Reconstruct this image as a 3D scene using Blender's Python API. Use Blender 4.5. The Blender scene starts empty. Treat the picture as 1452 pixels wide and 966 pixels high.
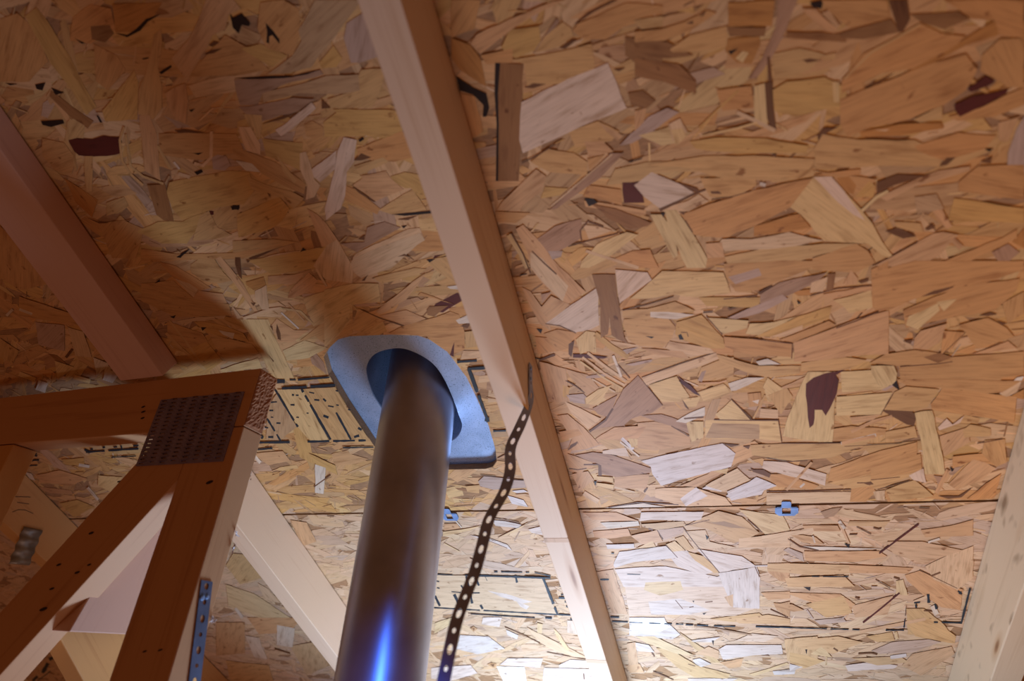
import bpy, bmesh, math, random
import numpy as np
from mathutils import Vector, Matrix
from mathutils.geometry import tessellate_polygon

random.seed(7)
scene = bpy.context.scene

# ------------------------------------------------------------------ camera
YAW, PITCH, ROLL, FPX, TH = -0.344597789, 0.505410761, 0.0586555969, 795.690245, 0.478989582
O = Vector((0, 0, 1.5))                       # the camera, 1.5 m over the attic joists
fwd = Vector((math.sin(YAW)*math.cos(PITCH), math.cos(YAW)*math.cos(PITCH), math.sin(PITCH)))
_r0 = Vector((math.cos(YAW), -math.sin(YAW), 0)); _u0 = _r0.cross(fwd)
rgt = math.cos(ROLL)*_r0 + math.sin(ROLL)*_u0
upv = -math.sin(ROLL)*_r0 + math.cos(ROLL)*_u0
cam = bpy.data.cameras.new('camera'); camo = bpy.data.objects.new('camera', cam)
scene.collection.objects.link(camo); scene.camera = camo
cam.sensor_width = 36; cam.lens = FPX/1452*36; cam.clip_start = 0.02
cam.dof.use_dof = True; cam.dof.focus_distance = 0.95; cam.dof.aperture_fstop = 2.8
m = Matrix((rgt, upv, -fwd)).transposed().to_4x4(); m.translation = O
camo.matrix_world = m

# ------------------------------------------------------------------ light
w = bpy.data.worlds.new('world'); scene.world = w; w.use_nodes = True
w.node_tree.nodes['Background'].inputs[0].default_value = (1.0, 0.34, 0.12, 1)
w.node_tree.nodes['Background'].inputs[1].default_value = 0.10
def lamp(name, loc, power, col, size=0.1, target=None, spot=None, blend=0.5):
    if spot:
        l = bpy.data.lights.new(name, 'SPOT'); l.spot_size = math.radians(spot); l.spot_blend = blend
    else:
        l = bpy.data.lights.new(name, 'POINT')
    l.energy = power; l.color = col; l.shadow_soft_size = size
    o = bpy.data.objects.new(name, l); scene.collection.objects.link(o); o.location = loc
    if target is not None:
        o.rotation_euler = (Vector(target)-Vector(loc)).to_track_quat('-Z', 'Y').to_euler()
    return o
lamp('work_light', (-0.27, 1.30, 0.74), 66.0, (0.54, 0.72, 1.0), 0.16, (-0.30, 1.15, 1.6), 125, 1.0)      # cool reflector lamp standing on the attic joists beyond the pipe
lamp('torch', (-0.06, 0.05, 1.415), 13.0, (0.06, 0.20, 1.0), 0.03, (-0.41, 0.72, 1.42), 20, 1.0)   # blue-white pocket torch held beside the camera
lamp('warm_fill', (-0.205, 0.68, 0.15), 27.0, (1.0, 0.50, 0.19), 0.12, (0.22, 0.78, 1.8), 52, 1.0)     # added warm fill from below, standing in for light bounced off the wood
lamp('left_fill', (-0.62, 0.57, 0.35), 6.5, (1.0, 0.68, 0.58), 0.10)      # added weak fill at the lower left, brightens the flat rafter
vs = scene.view_settings
vs.view_transform = 'Standard'; vs.look = 'None'; vs.gamma = 1; vs.use_curve_mapping = False
vs.exposure = 0.0

# ------------------------------------------------------------------ frames
U = Vector((1, 0, 0)); V = Vector((0, math.cos(TH), -math.sin(TH))); N = Vector((0, math.sin(TH), math.cos(TH)))
D = 0.616                                      # camera to underside of the roof sheathing
def ray(x, y): return fwd + rgt*((x-726)/FPX) - upv*((y-483)/FPX)
def dk(u, v, h=0.0): return O + U*u + V*v + N*(D-h)       # point h metres below the sheathing
def deck_uv(x, y, h=0.0):
    r = ray(x, y); r = r*((D-h)/r.dot(N)); return (r.x, r.dot(V))
def on_x(x, y, X): r = ray(x, y); return O + r*(X/r.x)    # photo point on the vertical plane x = X
def on_y(x, y, Y): r = ray(x, y); return O + r*(Y/r.y)
def project(p):
    q = p-O; z = q.dot(fwd)
    if z < 0.05: return None
    return (726+FPX*q.dot(rgt)/z, 483-FPX*q.dot(upv)/z)

# ------------------------------------------------------------------ object helpers
def link(o, parent=None):
    scene.collection.objects.link(o)
    if parent is not None: o.parent = parent
def world_loc(o):
    p = Vector(o.location)
    while o.parent: o = o.parent; p = p+Vector(o.location)
    return p
def mesh_obj(name, verts, faces, mats, parent=None, uvs=None, cols=None, mi=None, smooth=False, origin=None):
    """verts in world space; the object origin goes to the middle of the mesh"""
    verts = [Vector(v) for v in verts]
    if origin is None:
        lo = [min(v[i] for v in verts) for i in range(3)]; hi = [max(v[i] for v in verts) for i in range(3)]
        origin = Vector([(a+b)/2 for a, b in zip(lo, hi)])
    me = bpy.data.meshes.new(name)
    me.from_pydata([v-origin for v in verts], [], faces)
    if not isinstance(mats, (list, tuple)): mats = [mats]
    for mm in mats: me.materials.append(mm)
    if mi: me.polygons.foreach_set('material_index', mi)
    if uvs is not None:
        l = me.uv_layers.new(name='UVMap'); l.data.foreach_set('uv', np.array(uvs, dtype='f').ravel())
    if cols is not None:
        a = me.color_attributes.new('strand', 'FLOAT_COLOR', 'CORNER')
        a.data.foreach_set('color', np.array(cols, dtype='f').ravel())
    if smooth: me.polygons.foreach_set('use_smooth', [True]*len(me.polygons))
    me.update()
    o = bpy.data.objects.new(name, me); link(o, parent)
    o.location = origin - (world_loc(parent) if parent is not None else Vector((0, 0, 0)))
    return o
def empty(name, loc, label=None, cat=None, group=None, kind=None):
    o = bpy.data.objects.new(name, None); o.empty_display_size = 0.05; link(o); o.location = loc
    tag(o, label, cat, group, kind); return o
def tag(o, label=None, cat=None, group=None, kind=None):
    if label: o['label'] = label
    if cat: o['category'] = cat
    if group: o['group'] = group
    if kind: o['kind'] = kind
    return o

# ------------------------------------------------------------------ materials
def new_mat(name):
    mt = bpy.data.materials.new(name); mt.use_nodes = True
    return mt, mt.node_tree.nodes, mt.node_tree.links, mt.node_tree.nodes['Principled BSDF']
def ramp(nt, stops):
    r = nt.new('ShaderNodeValToRGB'); e = r.color_ramp.elements
    e[0].position, e[0].color = stops[0][0], (*stops[0][1], 1)
    e[1].position, e[1].color = stops[-1][0], (*stops[-1][1], 1)
    for p, c in stops[1:-1]:
        x = e.new(p); x.color = (*c, 1)
    return r
def lin(r, g, b):
    f = lambda c: c/12.92 if c <= .04045 else ((c+.055)/1.055)**2.4
    return (f(r/255), f(g/255), f(b/255))
def strand_material():
    mt, n, l, b = new_mat('pressed_strand')
    at = n.new('ShaderNodeAttribute'); at.attribute_name = 'strand'
    uv = n.new('ShaderNodeUVMap')
    def grain(sx, sy, det):
        mp = n.new('ShaderNodeMapping'); mp.inputs['Scale'].default_value = (sx, sy, 1)
        l.new(uv.outputs[0], mp.inputs[0])
        t = n.new('ShaderNodeTexNoise'); t.inputs['Scale'].default_value = 1; t.inputs['Detail'].default_value = det
        l.new(mp.outputs[0], t.inputs['Vector']); return t
    fine = grain(28, 650, 3); wide = grain(22, 110, 4); blot = grain(60, 90, 3)
    r1 = ramp(n, [(0.28, (.74, .66, .58)), (0.45, (.97, .96, .94)), (0.72, (1.06, 1.05, 1.04))]); l.new(fine.outputs[0], r1.inputs[0])
    r2 = ramp(n, [(0.26, (.66, .56, .46)), (0.45, (.97, .96, .94)), (0.75, (1.08, 1.07, 1.05))]); l.new(wide.outputs[0], r2.inputs[0])
    r3 = ramp(n, [(0.27, (.50, .36, .25)), (0.34, (1, 1, 1)), (1, (1, 1, 1))]); l.new(blot.outputs[0], r3.inputs[0])
    def mul(a, c):
        m_ = n.new('ShaderNodeMix'); m_.data_type = 'RGBA'; m_.blend_type = 'MULTIPLY'; m_.inputs[0].default_value = 1
        l.new(a, m_.inputs[6]); l.new(c, m_.inputs[7]); return m_.outputs[2]
    c = mul(mul(mul(at.outputs['Color'], r1.outputs[0]), r2.outputs[0]), r3.outputs[0])
    l.new(c, b.inputs['Base Color']); b.inputs['Roughness'].default_value = 0.62
    bp = n.new('ShaderNodeBump'); bp.inputs['Strength'].default_value = 0.35; bp.inputs['Distance'].default_value = 0.0006
    l.new(wide.outputs[0], bp.inputs['Height']); l.new(bp.outputs[0], b.inputs['Normal'])
    return mt
def lumber_material(name, light, dark, knot=0.0, smudge=0.0, rough=0.6):
    mt, n, l, b = new_mat(name)
    uv = n.new('ShaderNodeUVMap')
    def tex(kind, sx, sy, det=3):
        mp = n.new('ShaderNodeMapping'); mp.inputs['Scale'].default_value = (sx, sy, 1); l.new(uv.outputs[0], mp.inputs[0])
        t = n.new(kind); t.inputs['Scale'].default_value = 1
        if kind == 'ShaderNodeTexNoise': t.inputs['Detail'].default_value = det
        l.new(mp.outputs[0], t.inputs['Vector']); return t
    g1 = tex('ShaderNodeTexNoise', 3, 90, 4); g2 = tex('ShaderNodeTexNoise', 6, 420, 3); g3 = tex('ShaderNodeTexNoise', 5, 9, 2)
    r = ramp(n, [(0.30, dark), (0.55, light), (1, light)]); 
    mx = n.new('ShaderNodeMath'); mx.operation = 'ADD'; l.new(g1.outputs[0], mx.inputs[0])
    mm = n.new('ShaderNodeMath'); mm.operation = 'MULTIPLY'; mm.inputs[1].default_value = 0.35; l.new(g2.outputs[0], mm.inputs[0]); l.new(mm.outputs[0], mx.inputs[1])
    m2 = n.new('ShaderNodeMath'); m2.operation = 'MULTIPLY_ADD'; m2.inputs[1].default_value = 0.5; l.new(g3.outputs[0], m2.inputs[0]); l.new(mx.outputs[0], m2.inputs[2])
    m3 = n.new('ShaderNodeMath'); m3.operation = 'SUBTRACT'; m3.inputs[1].default_value = 0.30; l.new(m2.outputs[0], m3.inputs[0])
    l.new(m3.outputs[0], r.inputs[0]); col = r.outputs[0]
    def layer(col, t, stops):
        q = ramp(n, stops); l.new(t, q.inputs[0])
        m_ = n.new('ShaderNodeMix'); m_.data_type = 'RGBA'; m_.blend_type = 'MULTIPLY'; m_.inputs[0].default_value = 1
        l.new(col, m_.inputs[6]); l.new(q.outputs[0], m_.inputs[7]); return m_.outputs[2]
    if knot:
        v = tex('ShaderNodeTexVoronoi', 9*knot, 22)
        col = layer(col, v.outputs['Distance'], [(0.0, (.30, .18, .11)), (0.05, (.52, .36, .25)), (0.10, (.88, .80, .72)), (0.2, (1, 1, 1))])
    if smudge:
        s = tex('ShaderNodeTexNoise', 13, 42, 2)
        col = layer(col, s.outputs[0], [(0.27, (.42, .36, .30)), (0.27+0.12*smudge, (1, 1, 1)), (1, (1, 1, 1))])
    l.new(col, b.inputs['Base Color']); b.inputs['Roughness'].default_value = rough
    bp = n.new('ShaderNodeBump'); bp.inputs['Strength'].default_value = 0.25; bp.inputs['Distance'].default_value = 0.0005
    l.new(g2.outputs[0], bp.inputs['Height']); l.new(bp.outputs[0], b.inputs['Normal'])
    return mt
def metal_material(name, col, rough, metallic=1.0, speck=0.0, col2=None, scale=40, spots=False):
    mt, n, l, b = new_mat(name)
    tc = n.new('ShaderNodeTexCoord')
    t = n.new('ShaderNodeTexNoise'); t.inputs['Scale'].default_value = scale; t.inputs['Detail'].default_value = 5
    l.new(tc.outputs['Object'], t.inputs['Vector'])
    r = ramp(n, [(0.35, col2 or tuple(c*.75 for c in col)), (0.65, col)]); l.new(t.outputs[0], r.inputs[0]); c = r.outputs[0]
    if spots:
        v = n.new('ShaderNodeTexNoise'); v.inputs['Scale'].default_value = 700; v.inputs['Detail'].default_value = 1
        l.new(tc.outputs['Object'], v.inputs['Vector'])
        q = ramp(n, [(0.30, (.25, .28, .33)), (0.36, (1, 1, 1)), (0.70, (1, 1, 1)), (0.76, (1.5, 1.5, 1.5))]); l.new(v.outputs[0], q.inputs[0])
        m_ = n.new('ShaderNodeMix'); m_.data_type = 'RGBA'; m_.blend_type = 'MULTIPLY'; m_.inputs[0].default_value = 1
        l.new(c, m_.inputs[6]); l.new(q.outputs[0], m_.inputs[7]); c = m_.outputs[2]
    l.new(c, b.inputs['Base Color']); b.inputs['Metallic'].default_value = metallic
    rr = n.new('ShaderNodeMapRange'); rr.inputs[3].default_value = rough*.85; rr.inputs[4].default_value = rough*1.15
    l.new(t.outputs[0], rr.inputs[0]); l.new(rr.outputs[0], b.inputs['Roughness'])
    return mt
def flat_material(name, col, rough=0.7):
    mt, n, l, b = new_mat(name); b.inputs['Base Color'].default_value = (*col, 1); b.inputs['Roughness'].default_value = rough
    t = n.new('ShaderNodeTexNoise'); t.inputs['Scale'].default_value = 300
    r = ramp(n, [(0.3, tuple(c*.8 for c in col)), (0.7, tuple(min(1, c*1.15) for c in col))])
    l.new(t.outputs[0], r.inputs[0]); l.new(r.outputs[0], b.inputs['Base Color'])
    return mt
M_STRAND = strand_material()
M_PINE = lumber_material('pale_pine', lin(232, 202, 170), lin(214, 176, 138), knot=0.28)
M_SPRUCE = lumber_material('knotty_spruce', lin(222, 202, 168), lin(206, 184, 148), knot=0.5, smudge=1.0)
M_TRUSS = lumber_material('reddish_fir', lin(208, 160, 116), lin(186, 134, 92), knot=0.3)
M_AMBER = lumber_material('amber_pine', lin(216, 166, 104), lin(196, 140, 80), knot=0.45)
M_PINK = lumber_material('pinkish_spruce', lin(218, 178, 158), lin(204, 160, 140), knot=0.3)
M_END = flat_material('rough_end_grain', lin(176, 120, 84), .9)
M_GALV = metal_material('galvanised_flashing', (.38, .49, .70), .45, .5, col2=(.32, .43, .63), spots=True)
M_PIPE = metal_material('galvanised_pipe', (.50, .54, .66), .36, .85, col2=(.38, .41, .52), scale=14)
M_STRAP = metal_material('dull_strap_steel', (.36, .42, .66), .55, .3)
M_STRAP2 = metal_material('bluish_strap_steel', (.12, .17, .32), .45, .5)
M_PLATE = metal_material('truss_plate_steel', (.30, .27, .46), .45, .5, col2=(.20, .18, .34))
M_CLIP = metal_material('clip_steel', (.26, .42, .74), .45, .4)
M_INK = flat_material('blue_black_ink', (.010, .018, .028), .6)
M_PENCIL = flat_material('pencil_mark', (.10, .07, .05), .7)
M_CORE = flat_material('panel_core', lin(168, 128, 90), .9)
M_DARK = flat_material('tar_paper', (.012, .010, .010), .95)
M_DENT = flat_material('dark_dent', (.035, .015, .012), .8)
M_SAW = lumber_material('rough_saw_band', lin(216, 176, 136), lin(150, 104, 66), smudge=1.2)
M_WHITE = flat_material('white_lint', (.75, .74, .78), .8)

# ------------------------------------------------------------------ roof sheathing
SEAM = 1.180*D; GAP = 0.0021
TH_OSB = 0.0115
ceiling = empty('ceiling', dk(-0.4, SEAM), kind='structure')
T2 = (400, 440, 3.63)
def tp(t, pts): return [(t[0]+x/t[2], t[1]+y/t[2]) for x, y in pts]
HOLE_PX = tp(T2, [(215,240),(236,200),(290,150),(350,133),(560,125),(700,130),(760,150),(850,212),(905,285),(950,345),(1010,470),(1062,590),(1100,720),(1104,775),(1085,805),(1050,815),(870,820),(700,822),(560,800),(482,708),(330,482),(240,330)])
HOLE = [deck_uv(x, y) for x, y in HOLE_PX]
def area2(P): return sum(P[i][0]*P[(i+1) % len(P)][1]-P[(i+1) % len(P)][0]*P[i][1] for i in range(len(P)))/2
if area2(HOLE) < 0: HOLE = HOLE[::-1]
def hull(P):
    P = sorted(set(P)); 
    def half(P):
        h = []
        for p in P:
            while len(h) > 1 and (h[-1][0]-h[-2][0])*(p[1]-h[-2][1])-(h[-1][1]-h[-2][1])*(p[0]-h[-2][0]) <= 0: h.pop()
            h.append(p)
        return h
    a = half(P); b = half(P[::-1]); return a[:-1]+b[:-1]
HOLEH = hull(HOLE)
def clip(P, a, b, keep_left):
    out = []
    s = lambda p: ((b[0]-a[0])*(p[1]-a[1])-(b[1]-a[1])*(p[0]-a[0]))*(1 if keep_left else -1)
    for i in range(len(P)):
        p, q = P[i], P[(i+1) % len(P)]; sp, sq = s(p), s(q)
        if sp >= 0: out.append(p)
        if (sp > 0 > sq) or (sp < 0 < sq):
            t = sp/(sp-sq); out.append((p[0]+(q[0]-p[0])*t, p[1]+(q[1]-p[1])*t))
    return out
def minus_hole(P):
    x0 = min(p[0] for p in P); x1 = max(p[0] for p in P); y0 = min(p[1] for p in P); y1 = max(p[1] for p in P)
    if x1 < min(p[0] for p in HOLEH) or x0 > max(p[0] for p in HOLEH) or y1 < min(p[1] for p in HOLEH) or y0 > max(p[1] for p in HOLEH): return [P]
    inside = P
    for i in range(len(HOLEH)):
        inside = clip(inside, HOLEH[i], HOLEH[(i+1) % len(HOLEH)], True)
        if len(inside) < 3: return [P]
    out = []; rest = P
    for i in range(len(HOLEH)):
        a, b = HOLEH[i], HOLEH[(i+1) % len(HOLEH)]
        o = clip(rest, a, b, False)
        if len(o) > 2 and abs(area2(o)) > 4e-6: out.append(o)
        rest = clip(rest, a, b, True)
        if len(rest) < 3: break
    return out
def panel_base(name, u0, u1, v0, v1, hole):
    outer = [(u0, v0), (u1, v0), (u1, v1), (u0, v1)]
    loops = [outer]+([HOLEH] if hole else [])
    pts = [p for L in loops for p in L]
    tri = tessellate_polygon([[Vector((p[0], p[1], 0)) for p in L] for L in loops])
    n = len(pts); vs_ = [dk(u, v, 0) for u, v in pts]+[dk(u, v, -TH_OSB) for u, v in pts]
    fs = [tuple(t) for t in tri]+[tuple(i+n for i in t[::-1]) for t in tri]; off = 0
    for L in loops:
        k = len(L)
        for i in range(k):
            j = (i+1) % k; fs.append((off+i, off+j, off+j+n, off+i+n))
        off += k
    bm = bmesh.new(); bv = [bm.verts.new(v) for v in vs_]
    for f in fs:
        try: bm.faces.new([bv[i] for i in f])
        except ValueError: pass
    bmesh.ops.recalc_face_normals(bm, faces=bm.faces)
    me = bpy.data.meshes.new(name); org = dk((u0+u1)/2, (v0+v1)/2, 0)
    bmesh.ops.translate(bm, verts=bm.verts, vec=-org); bm.to_mesh(me); bm.free(); me.materials.append(M_CORE)
    o = bpy.data.objects.new(name, me); link(o, ceiling); o.location = org-world_loc(ceiling)
    return o
UMIN, UMAX, VMIN, VMAX = -2.35, 0.95, -0.47, 2.25
panels = [panel_base('sheathing_panel', UMIN, UMAX, VMIN, SEAM-GAP, True),
          panel_base('sheathing_panel', UMIN, UMAX, SEAM+GAP, VMAX, False)]
felt = mesh_obj('roofing_felt', [dk(UMIN, SEAM-.03, -.013), dk(UMAX, SEAM-.03, -.013), dk(UMAX, SEAM+.03, -.013), dk(UMIN, SEAM+.03, -.013),
                                 dk(UMIN, SEAM-.03, -.014), dk(UMAX, SEAM-.03, -.014), dk(UMAX, SEAM+.03, -.014), dk(UMIN, SEAM+.03, -.014)],
                [(3,2,1,0), (4,5,6,7), (0,1,5,4), (1,2,6,5), (2,3,7,6), (3,0,4,7)], M_DARK, ceiling)

# colours of the strands
COL = {k: lin(*v) for k, v in dict(
    g=(210,166,98), t=(210,168,112), y=(226,194,138), p=(224,190,150), P=(226,198,172), k=(212,166,120), K=(208,152,94),
    o=(204,154,98), O=(188,130,66), m=(172,136,112), l=(186,162,150), w=(226,210,190), W=(224,212,206), X=(246,242,238),
    b=(156,110,66), D=(116,76,44), d=(34,16,10), R=(92,32,22), s=(190,156,118)).items()}
_mean = lin(212, 163, 102); RCOL = {}
for _k, _c in COL.items(): RCOL[_k] = tuple(m_+(c_-m_)*.60 for c_, m_ in zip(_c, _mean)) if _k not in 'dRb' else _c
for _k in 'gtypkKoOmls':
    COL[_k] = tuple(m_+(c_-m_)*.85 for c_, m_ in zip(COL[_k], _mean))
PALETTE = 'ggggttttttyyppppkkkkkKKssssoml'
strands = {0: [], 1: []}         # per panel: (poly, h, colour, angle, thickness, traced)
def jag(P, amp):
    out = []
    for i in range(len(P)):
        a, b = P[i], P[(i+1) % len(P)]; L = math.hypot(b[0]-a[0], b[1]-a[1]); out.append(a)
        k = int(L/0.012)
        for j in range(1, min(k, 6)):
            t = (j+random.uniform(-.25, .25))/min(k, 6); nx, ny = -(b[1]-a[1])/L, (b[0]-a[0])/L; e = random.uniform(-amp, amp)
            out.append((a[0]+(b[0]-a[0])*t+nx*e, a[1]+(b[1]-a[1])*t+ny*e))
    return out
def add_strand(P, h, c, ang, th, traced):
    for side in (0, 1):
        v0, v1 = ((VMIN, SEAM-GAP), (SEAM+GAP, VMAX))[side]
        if side == 0 and min(p[1] for p in P) > v1: continue
        if side == 1 and max(p[1] for p in P) < v0: continue
        if traced and side != traced[0]: continue
        Q = P
        if min(p[1] for p in P) < v0: Q = clip(Q, (0, v0), (1, v0), True)
        if len(Q) > 2 and max(p[1] for p in P) > v1: Q = clip(Q, (0, v1), (1, v1), False)
        if len(Q) < 3: continue
        if min(p[0] for p in Q) < UMIN: Q = clip(Q, (UMIN, 0), (UMIN, 1), False)
        if len(Q) > 2 and max(p[0] for p in Q) > UMAX: Q = clip(Q, (UMAX, 0), (UMAX, 1), True)
        if len(Q) < 3: continue
        if traced and traced[1] == 'mark': strands[side].append((Q, h, c, ang, th, True)); continue
        for R_ in (minus_hole(Q) if side == 0 else [Q]):
            if len(R_) > 2: strands[side].append((R_, h, c, ang, th, bool(traced)))
def vary(c, a=.10):
    k = random.uniform(1-a, 1+a); q = random.uniform(-.04, .04)
    return (min(1, c[0]*k*(1+q)), min(1, c[1]*k), min(1, c[2]*k*(1-q)))
def random_strand(u, v, h, L, W, ang, c, th=.0005):
    ca, sa = math.cos(ang), math.sin(ang); P = []
    sk0, sk1 = random.uniform(-.5, .5)*W, random.uniform(-.5, .5)*W; n = 4; tp0, tp1 = random.uniform(.45, 1), random.uniform(.45, 1)
    if random.random() < .3: tp0 = .15
    for i in range(n+1):
        t = i/n; wd = W*(1 if 0 < i < n else (tp0 if i == 0 else tp1))*random.uniform(.85, 1.08)
        P.append(((t-.5)*L+(sk0 if i == 0 else sk1 if i == n else 0), -wd/2))
    for i in range(n, -1, -1):
        t = i/n; wd = W*(1 if 0 < i < n else (tp0 if i == 0 else tp1))*random.uniform(.85, 1.08)
        P.append(((t-.5)*L-(sk0 if i == 0 else sk1 if i == n else 0), wd/2))
    if v > SEAM: c = tuple(q*.60+r*.40 for q, r in zip(c, lin(224, 204, 184)))  # lower panel paled in its colour, for the cool light falling there
    add_strand([(u+x*ca-y*sa, v+x*sa+y*ca) for x, y in P], h, c, ang, th, None)
def in_view(u, v, mrg=90):
    p = project(dk(u, v)); return p is not None and -mrg < p[0] < 1452+mrg and -mrg < p[1] < 966+mrg
NR = 11500
for i in range(NR):
    while True:
        u = random.uniform(UMIN, UMAX); v = random.uniform(VMIN, VMAX)
        if in_view(u, v) or random.random() < .30: break
    t = i/NR; h = .0001+.0007*t
    r = random.random()
    if r < .62: L = random.uniform(.05, .13); W = random.uniform(.010, .032)
    elif r < .85: L = random.uniform(.03, .08); W = random.uniform(.004, .014)
    else: L = random.uniform(.015, .05); W = random.uniform(.001, .004)
    ang = -0.10+random.gauss(0, .30) if random.random() < .76 else random.uniform(-1.57, 1.57)
    key = random.choice(PALETTE)
    if t > .5 and random.random() < .018: key = random.choice('bbDR'); L *= .45; W *= .5
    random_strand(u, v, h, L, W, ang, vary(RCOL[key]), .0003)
for i in range(2600):                                            # fine splinters and small open gaps
    while True:
        u = random.uniform(-1.9, .75); v = random.uniform(-.4, 1.9)
        if in_view(u, v, 20): break
    k = random.random()
    if k < .84: random_strand(u, v, .0008+.00015*random.random(), random.uniform(.008, .030), random.uniform(.0006, .0022), random.uniform(-1.57, 1.57)*random.choice((.4, 1)), vary(RCOL[random.choice('yppwgtkmb')], .2), .0004)
    else: random_strand(u, v, .00098+.00004*random.random(), random.uniform(.004, .016), random.uniform(.0004, .0016), random.gauss(-.1, .5), vary(RCOL[random.choice('DDdb')], .2), .0002)

# strands picked out one by one: each row is (kind, corners) read in a zoom tile (x0, y0, scale) of the photograph, laid on the sheathing plane
TR = []
def tile(x0, y0, s, rows): TR.append(((x0, y0, s), rows))
tile(0, 0, 4.83, [
 ('o', [(0,130),(120,90),(240,200),(330,420),(200,560),(0,560)]),('K', [(500,120),(620,30),(760,60),(790,200),(620,300),(480,280)]),
 ('g', [(700,760),(860,560),(920,480),(945,560),(940,820),(820,830),(720,830)]),('O', [(770,30),(1110,20),(1050,120),(900,220),(790,220)]),
 ('o', [(640,300),(800,380),(860,480),(740,620),(660,560)]),
 ('g', [(170,110),(250,50),(330,150),(480,390),(560,560),(660,730),(590,790),(480,600),(350,440),(230,220)]),
 ('t', [(1050,240),(1105,200),(1110,300),(1080,460),(1110,600),(1110,740),(1050,820),(945,780),(950,620),(1000,500),(1030,380)]),
 ('k', [(1190,600),(1270,570),(1290,700),(1275,850),(1180,790),(1130,640)]),
 ('b', [(350,620),(480,720),(640,830),(600,880),(480,800),(340,660)]),
 ('t', [(480,800),(580,860),(570,966),(440,966)]),('b', [(620,180),(750,170),(780,230),(720,290),(630,270)]),
 ('d', [(790,225),(870,240),(930,200),(1000,130),(1100,95),(1010,150),(960,210),(870,255)]),('d', [(240,580),(310,565),(290,620),(250,610)]),
 ('d', [(280,830),(430,820),(440,845),(350,870),(290,855)]),('d', [(1090,495),(1170,445),(1175,460),(1105,510)]),('d', [(350,600),(440,635),(380,650)]),
 ('d', [(40,570),(120,575),(70,585)]),('d', [(660,790),(675,795),(700,840),(685,840)]),('d', [(510,262),(585,295),(560,300)]),('d', [(1295,755),(1335,745),(1310,768)]),
 ('D', [(1195,895),(1260,885),(1400,908),(1230,912)])])
tile(270, 0, 4.83, [
 ('o', [(50,440),(240,240),(420,340),(540,480),(300,520),(0,520)]),('g', [(340,330),(480,300),(660,380),(560,460),(420,380)]),
 ('K', [(480,20),(640,0),(740,60),(760,220),(700,380),(520,330),(460,200)]),
 ('g', [(980,750),(1240,752),(1449,760),(1449,966),(1200,930),(920,940),(910,840),(1000,770)]),
 ('t', [(1170,480),(1330,470),(1320,560),(1270,700),(1230,740),(960,740),(940,680),(1100,630)]),
 ('m', [(300,545),(520,540),(700,530),(890,480),(910,510),(700,560),(490,640),(460,720),(340,720),(310,620)]),
 ('m', [(330,730),(460,720),(700,670),(850,680),(740,760),(490,830),(380,780)]),
 ('s', [(490,640),(700,590),(930,520),(1150,510),(1160,620),(1050,640),(740,640),(500,700)]),
 ('k', [(110,-10),(290,-10),(345,60),(260,100),(240,200),(150,240),(110,330),(40,440),(0,510),(-25,560),(-130,400),(-10,270),(60,120)]),
 ('s', [(850,0),(1170,0),(1060,150),(960,290),(880,380),(830,460),(680,500),(530,505),(700,380),(760,280),(740,210),(780,140)]),
 ('l', [(1070,160),(1200,80),(1240,150),(1280,390),(1160,430),(1100,430),(1050,260)]),
 ('g', [(880,430),(980,310),(1040,400),(1000,460),(900,470)]),('P', [(580,890),(650,850),(830,700),(860,740),(700,880),(620,935)]),
 ('o', [(780,850),(840,830),(910,870),(910,930),(850,955),(790,930)]),('t', [(360,780),(490,790),(480,950),(440,930)]),
 ('d', [(300,535),(560,520),(700,520),(890,475),(800,510),(640,535),(400,542)]),
 ('d', [(270,90),(290,120),(350,90),(410,160),(400,180),(350,170),(330,230),(290,190)]),('d', [(515,155),(570,215),(610,270),(610,300),(560,240),(540,250),(540,300),(520,290),(525,220)]),
 ('D', [(125,310),(160,280),(200,290),(150,320)]),('D', [(90,375),(150,340),(220,330),(160,365)]),('D', [(490,850),(620,800),(750,760),(640,815)]),('D', [(900,745),(960,740),(900,680)])])
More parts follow.
